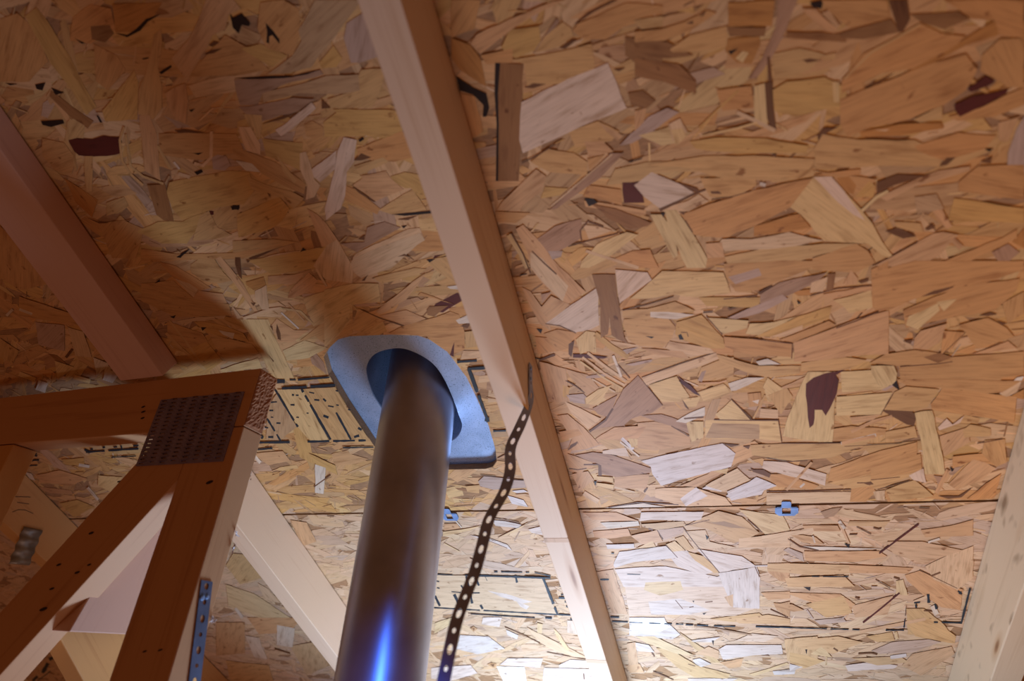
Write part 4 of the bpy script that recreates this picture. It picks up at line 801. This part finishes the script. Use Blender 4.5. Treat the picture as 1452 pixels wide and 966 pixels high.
for p, wd in (([(95,912),(130,850)], 26), ([(140,825),(175,805)], 20), ([(30,966),(60,935)], 20), ([(150,900),(60,966)], 5)): ink(H_, p, wd)

for side in (0, 1):
    o = mesh_obj('printed_stamp', INK[side][0], INK[side][1], M_INK, panels[side])

# ------------------------------------------------------------------ lumber
def board(name, p0, ax, wd, th, L, W, T, mat, parent=None, bevel=.0015, seg=1, end_mat=None):
    """board from corner p0 along ax (length L), wd (width W), th (thickness T)"""
    ax, wd, th = Vector(ax).normalized(), Vector(wd).normalized(), Vector(th).normalized()
    bm = bmesh.new(); c = [Vector((x, y, z)) for x in (0, L) for y in (0, W) for z in (0, T)]
    bv = [bm.verts.new(q) for q in c]
    for f in ((0,1,3,2), (4,6,7,5), (0,4,5,1), (2,3,7,6), (0,2,6,4), (1,5,7,3)): bm.faces.new([bv[i] for i in f])
    bmesh.ops.recalc_face_normals(bm, faces=bm.faces)
    bmesh.ops.bevel(bm, geom=list(bm.edges), offset=bevel, segments=2, profile=.5, affect='EDGES')
    uvl = bm.loops.layers.uv.new('UVMap'); ou, ov = random.uniform(0, 20), random.uniform(0, 20)
    for f in bm.faces:
        nn = [abs(x) for x in f.normal]; k = nn.index(max(nn))
        if k == 0 and end_mat: f.material_index = 1
        for l in f.loops:
            q = l.vert.co
            if k == 1: l[uvl].uv = (q.x+ou, q.z+ov+.3)
            elif k == 2: l[uvl].uv = (q.x+ou, q.y+ov)
            else: l[uvl].uv = (q.z*.4+ou, q.y*.6+ov+.7)
    if Matrix((ax, wd, th)).determinant() < 0:
        bmesh.ops.reverse_faces(bm, faces=bm.faces)
    me = bpy.data.meshes.new(name); org = Vector(p0)
    for v in bm.verts: v.co = ax*v.co.x+wd*v.co.y+th*v.co.z
    bm.to_mesh(me); bm.free(); me.materials.append(mat)
    if end_mat: me.materials.append(end_mat)
    o = bpy.data.objects.new(name, me); link(o, parent)
    o.location = org-(world_loc(parent) if parent is not None else Vector((0, 0, 0)))
    return o
H0 = .0021
def rafter(name, u_right, v0, v1, mat, W=.038, depth=.089):
    return board(name, dk(u_right-W, v0, H0), V, U, -N, v1-v0, W, depth-H0, mat)
mid_u = -0.323*D
r = rafter('rafter', mid_u, -.45, 2.2, M_PINE); tag(r, 'pale pine rafter with an amber shaded side in the middle of the roof', 'rafter', 'rafters under the sheathing')
for v_, w_ in ((.686, .010), (1.026, .012)):
    board('saw_mark', dk(mid_u-.038, v_, .0889), V, U, -N, w_, .0378, .0004, M_SAW, r, bevel=.0001)
r = board('rafter', dk(0.606*D, -.45, H0), V, U, -N, 2.65, .038, .089-H0, M_SPRUCE); tag(r, 'cream knotty rafter at the far right edge with grey smudges', 'rafter', 'rafters under the sheathing')
lu = -1.277*D
r = rafter('rafter', lu, .452, 2.2, M_PINE); tag(r, 'pale rafter on edge running down behind the dark wall post to the metal pipe', 'rafter', 'rafters under the sheathing')
r = board('flat_rafter', dk(lu-.089, -.45, H0), V, U, -N, .805, .089, .038-H0, M_PINK); tag(r, 'pinkish two by four laid flat under the roof, upper left, ending over the dark beam', 'rafter', 'rafters under the sheathing')
far_u = -2.223*D
r3 = rafter('rafter', far_u, .30, 2.2, M_AMBER); tag(r3, 'amber rafter at the far left with pencil marks and a small corrugated plate', 'rafter', 'rafters under the sheathing')
# pencil marks and nail plate on its side face
def side_strokes(name, t, lines, wd, X, mat, parent):
    vs_, fs = [], []
    for L in lines:
        px = tp(t, L)
        for (ax, ay), (bx, by) in zip(px[:-1], px[1:]):
            n0 = len(vs_)
            for xo in (.0006, .0001):
                for q in ((ax, ay-wd/2), (bx, by-wd/2), (bx, by+wd/2), (ax, ay+wd/2)): vs_.append(on_x(*q, X+xo))
            fs += [(n0, n0+1, n0+2, n0+3), (n0+7, n0+6, n0+5, n0+4)]+[(n0+i, n0+(i+1) % 4, n0+4+(i+1) % 4, n0+4+i) for i in range(4)]
    return mesh_obj(name, vs_, fs, mat, parent)
side_strokes('pencil_mark', (0, 640, 2.963), [[(64,191),(128,193)]], .8, far_u, M_PENCIL, r3)
side_strokes('pencil_mark', (0, 640, 2.963), [[(72,215),(122,222)]], .8, far_u, M_PENCIL, r3)
side_strokes('pencil_mark', (0, 640, 2.963), [[(52,256),(78,246),(105,247),(140,262)]], .8, far_u, M_PENCIL, r3)

def prism(name, front, back, mat, parent=None, bevel=0):
    n = len(front)
    vs_ = list(front)+list(back)
    fs = [tuple(range(n)), tuple(range(2*n-1, n-1, -1))]+[(i, i+n, (i+1) % n+n, (i+1) % n) for i in range(n)]
    o = mesh_obj(name, vs_, fs, mat, parent)
    bm = bmesh.new(); bm.from_mesh(o.data); bmesh.ops.recalc_face_normals(bm, faces=bm.faces)
    if bevel: bmesh.ops.bevel(bm, geom=list(bm.edges), offset=bevel, segments=2, profile=.5, affect='EDGES')
    bm.to_mesh(o.data); bm.free(); return o
# corrugated plate
cor = [on_x(32.7, 746.7, far_u), on_x(59, 752, far_u), on_x(40, 802, far_u), on_x(11, 799.6, far_u)]
vs_, fs = [], []; K = 24
for k in range(K+1):
    t = k/K; a = cor[0].lerp(cor[3], t); b = cor[1].lerp(cor[2], t); x = .003+.0022*math.sin(t*math.pi*2*3.5)
    for q in (a, b): vs_.append(q+U*x)
    for q in (a, b): vs_.append(q+U*(x-.0012))
for k in range(K):
    i = 4*k; fs += [(i, i+1, i+5, i+4), (i+6, i+7, i+3, i+2), (i, i+4, i+6, i+2), (i+1, i+3, i+7, i+5)]
fs += [(0, 2, 3, 1), (4*K, 4*K+1, 4*K+3, 4*K+2)]
o = mesh_obj('corrugated_plate', vs_, fs, metal_material('grey_corrugated_plate', (.40, .38, .34), .5, .8), None, smooth=True)
tag(o, 'small grey corrugated metal plate on the amber rafter at the far left', 'plate')

# ------------------------------------------------------------------ wall truss in front, left
Y0 = .588
def xz(x, z, y=Y0): return O+Vector((x, y, z))
tr = empty('wall_truss', xz(-.646, -1.0), 'reddish brown timber frame, its beam, posts and diagonal joined by a toothed plate', 'frame')
ZT, ZB = .591*Y0, .438*Y0
b_ = board('beam', xz(-1.9, ZB), U, (0, 0, 1), (0, 1, 0), 1.9-1.0245*Y0, ZT-ZB, .038, M_TRUSS, tr, end_mat=M_END)
# rough sawn end of the beam
vs_, fs = [], []; X_ = -1.0245*Y0; ny, nz = 14, 30
for i in range(ny+1):
    for j in range(nz+1):
        e = random.uniform(0, .0016) if 0 < i < ny and 0 < j < nz else 0
        vs_.append(xz(X_+.0003+e, ZB+(ZT-ZB)*(.02+.96*j/nz), Y0+.038*(.03+.94*i/ny)))
for i in range(ny):
    for j in range(nz):
        a = i*(nz+1)+j; fs.append((a, a+nz+1, a+nz+2, a+1))
mesh_obj('sawn_end', vs_, fs, M_END, b_)
board('post', xz(-1.174*Y0, -1.0), (0, 0, 1), U, (0, 1, 0), ZB+1.0-.0012, (1.174-1.0245)*Y0, .038, M_TRUSS, tr)
board('post', xz(-1.822*Y0-.089, -1.0), (0, 0, 1), U, (0, 1, 0), ZB+1.0-.0012, .089, .038, M_AMBER, tr)
# diagonal: upper and lower edge lines from the photo in the plane of the front face
def dl(p, q, z): t = (z-p[1])/(q[1]-p[1]); return p[0]+(q[0]-p[0])*t
pu, qu = (-1.335, .3512), (-1.5767, .0191); pl, ql = (-1.1806, .3041), (-1.4897, -.1008)
pl = (-1.1746, .3120)
zt = ZB/Y0-.003; zb = -.75
poly = [(dl(pu, qu, zt), zt), (-1.1752, zt), (-1.1752, dl((pl[1], pl[0]), (ql[1], ql[0]), -1.1752)), (dl(pl, ql, zb), zb), (dl(pu, qu, zb), zb)]
fr = [xz(x*Y0, z*Y0, Y0+.0004) for x, z in poly]; bk = [xz(x*Y0, z*Y0, Y0+.0375) for x, z in poly]
o = prism('diagonal_web', fr, bk, M_TRUSS, tr, bevel=.0012)
bm = bmesh.new(); bm.from_mesh(o.data); uvl = bm.loops.layers.uv.new('UVMap'); dd = Vector((qu[0]-pu[0], 0, qu[1]-pu[1])).normalized(); ee = Vector((-dd.z, 0, dd.x))
for f in bm.faces:
    for l in f.loops: q = l.vert.co; l[uvl].uv = (q.dot(dd)+3, q.dot(ee)+q.y*1.0+5)
bm.to_mesh(o.data); bm.free()

# nail dents on the front faces
for x, y, r_ in ((203,577,2.2), (203,584,2.4), (202,593,2.2), (168,683,1.6), (129,756,2.8), (83,801,2.6), (109,812,2.8), (126,801,2.2), (73,835,2.6), (61,864,4.2), (297,684,4.0), (205,924,2.4), (227,922,2.6)):
    k_ = [(x+r_*1.5*math.cos(a)*.9, y-r_*.5*math.cos(a)+r_*.55*math.sin(a)) for a in [i*math.pi/4 for i in range(8)]]
    f_ = [on_y(px, py, Y0-.0003) for px, py in k_]
    prism('dent', f_, [q+Vector((0, .0012, 0)) for q in f_], M_DENT, tr)

# toothed plate with real slots
def slotted(name, p0, ax, ay, nrm, NX, NY, LX, LY, hw, hh, mat, parent, T=.001, shear=0.0, lip=0.0):
    ax, ay, nrm = Vector(ax).normalized(), Vector(ay).normalized(), Vector(nrm).normalized()
    cx, cy = LX/NX, LY/NY; vs_, fs = [], []
    for i in range(NX):
        for j in range(NY):
            o_ = (i*cx, j*cy); c = (o_[0]+cx/2, o_[1]+cy/2+shear*(i % 2)*cy*.3)
            out = [(o_[0], o_[1]), (o_[0]+cx, o_[1]), (o_[0]+cx, o_[1]+cy), (o_[0], o_[1]+cy)]
            inn = [(c[0]-hw, c[1]-hh), (c[0]+hw, c[1]-hh), (c[0]+hw, c[1]+hh), (c[0]-hw, c[1]+hh)]
            b = len(vs_)
            for z in (0, -T):
                for q in out: vs_.append(Vector(p0)+ax*q[0]+ay*q[1]+nrm*z)
                for k, q in enumerate(inn): vs_.append(Vector(p0)+ax*q[0]+ay*q[1]+nrm*(z+(lip if k > 1 and z == 0 else 0)))
            for k in range(4):
                k2 = (k+1) % 4
                fs.append((b+k, b+k2, b+4+k2, b+4+k)); fs.append((b+8+k2, b+8+k, b+12+k, b+12+k2)); fs.append((b+4+k, b+4+k2, b+12+k2, b+12+k))
                if (k == 0 and j == 0) or (k == 2 and j == NY-1) or (k == 3 and i == 0) or (k == 1 and i == NX-1): fs.append((b+k2, b+k, b+8+k, b+8+k2))
    return mesh_obj(name, vs_, fs, mat, parent)
gp = slotted('toothed_plate', xz(-1.3234*Y0, .3520*Y0, Y0-.0012), U, (0, 0, 1), (0, -1, 0), 8, 17, (1.3234-1.0534)*Y0, (.5282-.3520)*Y0, .0044, .0008, M_PLATE, tr, T=.0011, shear=1, lip=.0016)
gp['label'] = 'dark violet toothed steel plate over the beam and post joint'

# boards behind the frame, lower left
def uv_planar(o, a, b):
    me = o.data; l = me.uv_layers.new(name='UVMap'); a, b = Vector(a), Vector(b)
    for lp in me.loops:
        q = me.vertices[lp.vertex_index].co; l.data[lp.index].uv = (q.dot(a)+3, q.dot(b)+7)
XW = -.804; wp = [(98,896),(225,902),(285,702),(246,683),(222,683)]
fr = [on_x(x, y, XW) for x, y in wp]
o = prism('web_board', fr, [p-U*.034 for p in fr], M_PINK, None, bevel=.0012); uv_planar(o, (0, .2, .98), (.5, .98, -.2))
tag(o, 'short tan board with a knot between the diagonal and the post', 'board')
o = board('brace_board', O+Vector((-.90, .70, .115)), (0, .745, -.667), (0, -.667, -.745), U, .75, .140, .038, M_AMBER); tag(o, 'orange brown brace sloping down behind the post at the bottom left', 'board')

# ------------------------------------------------------------------ flashing and pipe
PX, PY = -.407, .724; PR = math.hypot(PX, PY)*.0675
OP = tp(T2, [(435,330),(440,275),(475,228),(540,202),(620,197),(700,225),(770,270),(820,330),(870,430),(910,540),(926,590),(915,635),(880,670),(800,700),(700,690),(600,640),(520,520),(465,430)])
HF = -.0120
OPU = [deck_uv(x, y, HF) for x, y in OP]
if area2(OPU) < 0: OPU = OPU[::-1]
def smooth_loop(P, k=4):
    out = []; n = len(P)
    for i in range(n):
        p0, p1, p2, p3 = P[i-1], P[i], P[(i+1) % n], P[(i+2) % n]
        for j in range(k):
            t = j/k
            out.append(tuple(.5*((2*p1[a])+(-p0[a]+p2[a])*t+(2*p0[a]-5*p1[a]+4*p2[a]-p3[a])*t*t+(-p0[a]+3*p1[a]-3*p2[a]+p3[a])*t**3) for a in (0, 1)))
    return out
OPS = smooth_loop(OPU)
hx = [p[0] for p in HOLEH]; hy = [p[1] for p in HOLEH]
outer = [(min(hx)-.06, min(hy)-.06), (max(hx)+.06, min(hy)-.06), (max(hx)+.06, max(hy)+.06), (min(hx)-.06, max(hy)+.06)]
fl = empty('roof_flashing', dk(sum(hx)/len(hx), sum(hy)/len(hy), 0), 'blue grey galvanised flashing seen through the rounded roof cutout around the pipe', 'flashing')
pts = outer+OPS; n = len(pts)
tri = tessellate_polygon([[Vector((p[0], p[1], 0)) for p in L] for L in (outer, OPS)])
vs_ = [dk(*p, HF) for p in pts]+[dk(*p, HF-.0008) for p in pts]
fs = [tuple(t) for t in tri]+[tuple(i+n for i in t[::-1]) for t in tri]+[(i, (i+1) % 4, (i+1) % 4+n, i+n) for i in range(4)]
fo = mesh_obj('base_plate', vs_, fs, M_GALV, fl)
k = len(OPS); vs_, fs = [], []
ctr = Vector((PX, PY, 0))
for lv, (dz, f) in enumerate(((0, 0), (.004, .0), (.05, .16), (.13, .45), (.24, .75), (.26, .80))):
    for p in OPS:
        q = dk(*p, HF-.0004); tgt = Vector((PX, PY, q.z)); dvec = (tgt-q); L = dvec.length
        tgt = tgt-dvec.normalized()*(PR+.004) if L > 0 else tgt
        q2 = Vector((q.x+(tgt.x-q.x)*f, q.y+(tgt.y-q.y)*f, q.z+dz)); vs_.append(q2)
nl = 6
for a in range(nl-1):
    for i in range(k):
        j = (i+1) % k; fs.append((a*k+i, a*k+j, (a+1)*k+j, (a+1)*k+i))
cone = mesh_obj('cone', vs_, fs, M_GALV, fl, smooth=True)
sm = cone.modifiers.new('sheet', 'SOLIDIFY'); sm.thickness = .0007; sm.offset = 1
# unseen collar over the roof, added to close the cone and darken its inside
vs_, fs = [], []
for z in (.84, .83):
    for rr_, dz in ((PR+.0006, .03), (PR+.10, 0)):
        for i in range(48): a = i/48*2*math.pi; vs_.append(O+Vector((PX+rr_*math.cos(a), PY+rr_*math.sin(a), z-.06+dz)))
for i in range(48):
    j = (i+1) % 48; fs += [(i, j, 48+j, 48+i), (96+j, 96+i, 144+i, 144+j), (48+i, 48+j, 144+j, 144+i), (j, i, 96+i, 96+j)]
mesh_obj('cone_shade_collar', vs_, fs, M_GALV, fl, smooth=True)

pipe = empty('vent_pipe', O+Vector((PX, PY, -1.2)), 'large grey metal vent pipe rising through the roof flashing, blue sheen low down', 'pipe')
def lathe(name, prof, mat, parent, seg=96, cx=PX, cy=PY):
    vs_, fs = [], []
    for r_, z in prof:
        for i in range(seg): a = i/seg*2*math.pi; vs_.append(O+Vector((cx+r_*math.cos(a), cy+r_*math.sin(a), z)))
    for a in range(len(prof)-1):
        for i in range(seg): j = (i+1) % seg; fs.append((a*seg+i, a*seg+j, (a+1)*seg+j, (a+1)*seg+i))
    return mesh_obj(name, vs_, fs, mat, parent, smooth=True)
lathe('pipe_wall', [(PR-.0012, 1.0), (PR-.0012, -1.2), (PR, -1.2), (PR, -.6), (PR, 0), (PR, .5), (PR, 1.0), (PR-.0012, 1.0)], M_PIPE, pipe)
lathe('rain_cap', [(PR+.001, .98), (PR+.05, 1.0), (PR+.05, 1.04), (.01, 1.09), (.0005, 1.09)], M_GALV, pipe, seg=48)
az = math.radians(150); sx, sy = PX+(PR+.0008)*math.cos(az), PY+(PR+.0008)*math.sin(az)
board('lock_seam', O+Vector((sx, sy, -1.2)), (0, 0, 1), (-math.sin(az), math.cos(az), 0), (math.cos(az), math.sin(az), 0), 2.1, .008, .0014, M_PIPE, pipe, bevel=.0003)

# ------------------------------------------------------------------ H clips in the seam
clip_poly = [(470,490),(470,575),(540,625),(800,625),(870,572),(870,490)]
def hclip(du, label):
    t = (1060, 680, 12.07)
    f_ = lambda P, h: [dk(deck_uv(x, y, h)[0]+du, deck_uv(x, y, h)[1], h) for x, y in tp(t, P)]
    root = empty('panel_clip', dk(deck_uv(1115, 722)[0]+du, SEAM, 0), label, 'clip', 'steel clips in the sheathing seam')
    h1, h0 = .0036, .0024
    rects = [[(470,490),(590,490),(590,585),(590,625),(540,625),(470,578)], [(740,490),(870,490),(870,572),(800,625),(740,625)], [(590,590),(740,590),(740,625),(590,625)]]
    vs_, fs = [], []
    for R_ in rects:
        a = f_(R_, h1); b = f_(R_, h0); n0 = len(vs_); k = len(R_); vs_ += a+b
        fs += [tuple(range(n0, n0+k)), tuple(range(n0+2*k-1, n0+k-1, -1))]+[(n0+i, n0+k+i, n0+k+(i+1) % k, n0+(i+1) % k) for i in range(k)]
    mesh_obj('lower_lip', vs_, fs, M_CLIP, root)
    R_ = [(580,400),(600,383),(725,383),(745,400),(745,492),(580,492)]
    a = f_(R_, h1); b = f_(R_, h0)
    prism('upper_lip', a, b, M_CLIP, root)
    R_ = [(500,474),(850,474),(850,490),(500,490)]
    prism('web', f_(R_, .0030), f_(R_, -.011), M_CLIP, root)
hclip(0, 'blue steel clip in the black seam, in the open bay right of the middle rafter')
hclip((-.7055-.185)*D, 'pale blue steel clip in the seam, half hidden behind the pipe')

# ------------------------------------------------------------------ perforated straps
def strap(name, path, wvecs, width, mat, label, cat, step=.0165, T=.0008):
    """ribbon through path; every cell carries a hole"""
    pts = [Vector(p) for p in path]; wv = [Vector(q).normalized() for q in wvecs]
    L = [0]
    for a, b in zip(pts[:-1], pts[1:]): L.append(L[-1]+(b-a).length)
    def at(s):
        s = max(0, min(L[-1]-1e-6, s))
        for i in range(len(pts)-1):
            if s <= L[i+1]:
                t = (s-L[i])/(L[i+1]-L[i]); 
                p0, p1, p2, p3 = pts[max(0, i-1)], pts[i], pts[i+1], pts[min(len(pts)-1, i+2)]
                q = .5*((2*p1)+(-p0+p2)*t+(2*p0-5*p1+4*p2-p3)*t*t+(-p0+3*p1-3*p2+p3)*t**3)
                return q, wv[i].lerp(wv[i+1], t).normalized()
    n = int(L[-1]/step); step = L[-1]/n; vs_, fs = [], []
    for c in range(n):
        s0 = c*step; big = c % 2 == 0
        hl, hw = (.0048, width*.20) if big else (.0026, width*.15)
        mid = s0+step/2; m8 = 10
        ring_o = [(s0, -.5*width), (s0+step/2, -.5*width), (s0+step, -.5*width), (s0+step, 0), (s0+step, .5*width), (s0+step/2, .5*width), (s0, .5*width), (s0, 0)]
        ring_i = [(mid+hl*math.cos(a), hw*math.sin(a)) for a in [math.radians(x) for x in (225, 270, 315, 0, 45, 90, 135, 180)]]
        b = len(vs_)
        for z in (0, 1):
            for R_ in (ring_o, ring_i):
                for s, ww in R_:
                    p, wd = at(s); p2, _ = at(s+.002); p1, _ = at(s-.002); tg = (p2-p1).normalized(); nn = tg.cross(wd).normalized()
                    vs_.append(p+wd*ww+nn*(T*(z-.5)))
        for k in range(8):
            k2 = (k+1) % 8
            fs.append((b+k, b+k2, b+8+k2, b+8+k)); fs.append((b+16+k2, b+16+k, b+24+k, b+24+k2)); fs.append((b+8+k, b+8+k2, b+24+k2, b+24+k))
            if k in (0, 1, 4, 5): fs.append((b+k2, b+k, b+16+k, b+16+k2))
    root = empty(name, pts[0], label, cat)
    mesh_obj('band', vs_, fs, mat, root)
    return root
def nail(root, p, d, r=.0022, mat=None):
    d = Vector(d).normalized(); a = d.orthogonal().normalized(); b = d.cross(a); vs_, fs = [], []
    for rr_, z in ((r, 0), (r, .0007), (r*.55, .0012)):
        for i in range(10): t = i/10*2*math.pi; vs_.append(Vector(p)+a*rr_*math.cos(t)+b*rr_*math.sin(t)+d*z)
    fs = [(i, (i+1) % 10, 10+(i+1) % 10, 10+i) for i in range(10)]+[(10+i, 10+(i+1) % 10, 20+(i+1) % 10, 20+i) for i in range(10)]+[tuple(range(20, 30)), tuple(range(9, -1, -1))]
    return mesh_obj('nail', vs_, fs, mat or M_CLIP, root, smooth=False)
SX = mid_u+.0018
top = on_x(752.5, 517, SX); yb = on_x(752.5, 566, SX)
path = [top, on_x(752.5, 545, SX), yb]; wv = [Vector((0, 1, 0)), Vector((0, 1, 0)), Vector((.25, 1, 0))]
for i, (x, y) in enumerate(((738.5,602),(724,635),(723.5,666),(715,697),(694,735),(684.5,770),(673,812),(659,848),(647,882),(637,926),(627,975),(617,1020))):
    path.append(on_y(x, y, yb.y-.004*(i+1)-.004)); wv.append(Vector((1, .55, 0)) if i > 0 else Vector((1, .9, 0)))
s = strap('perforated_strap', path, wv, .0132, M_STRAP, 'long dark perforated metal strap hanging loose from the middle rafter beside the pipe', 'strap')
nail(s, on_x(752.5, 523, SX+.0006), U)
nail(s, on_x(752.5, 537, SX+.0006), U)
XP = -1.0245*Y0+.0012
a0 = on_x(293.5, 824, XP); a1 = on_x(276, 966, XP); dn = (a1-a0)
path = [a0, a0+dn*.35, a0+dn*.7, a1, a1+dn*.4]
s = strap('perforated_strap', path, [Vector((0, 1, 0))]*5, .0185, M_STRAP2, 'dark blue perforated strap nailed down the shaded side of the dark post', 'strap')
nail(s, on_x(287, 848, XP+.0006), U, .0035); nail(s, on_x(293.5, 847, XP+.0006), U, .0028)
# lint and cobweb shreds on the post corner
lint = empty('lint_tuft', on_x(345, 700, XP), 'white shreds of lint caught on the right corner of the dark post', 'lint')
vs_, fs = [], []
for cx, cy, nn, sp in ((353, 676, 9, 5), (336, 756, 5, 4), (331, 778, 6, 5), (322, 790, 4, 4), (318, 768, 3, 5), (302, 880, 10, 6), (298, 872, 7, 5)):
    for _ in range(nn):
        c = on_y(cx+random.uniform(-sp, sp)*.6, cy+random.uniform(-sp, sp), Y0+.038+.002)
        d_ = Vector((random.uniform(-1, 1), random.uniform(-.3, 1), random.uniform(-1, 1))).normalized()*random.uniform(.002, .0045); e_ = d_.orthogonal().normalized()*random.uniform(.0005, .0014)
        n0 = len(vs_); z_ = Vector((0, -.0004, 0))
        vs_ += [c-d_, c+e_, c+d_, c-e_, c-d_+z_, c+e_+z_, c+d_+z_, c-e_+z_]
        fs += [(n0, n0+1, n0+2, n0+3), (n0+7, n0+6, n0+5, n0+4)]+[(n0+i, n0+(i+1) % 4, n0+4+(i+1) % 4, n0+4+i) for i in range(4)]
o = mesh_obj('shreds', vs_, fs, M_WHITE, lint); o['kind'] = 'stuff'
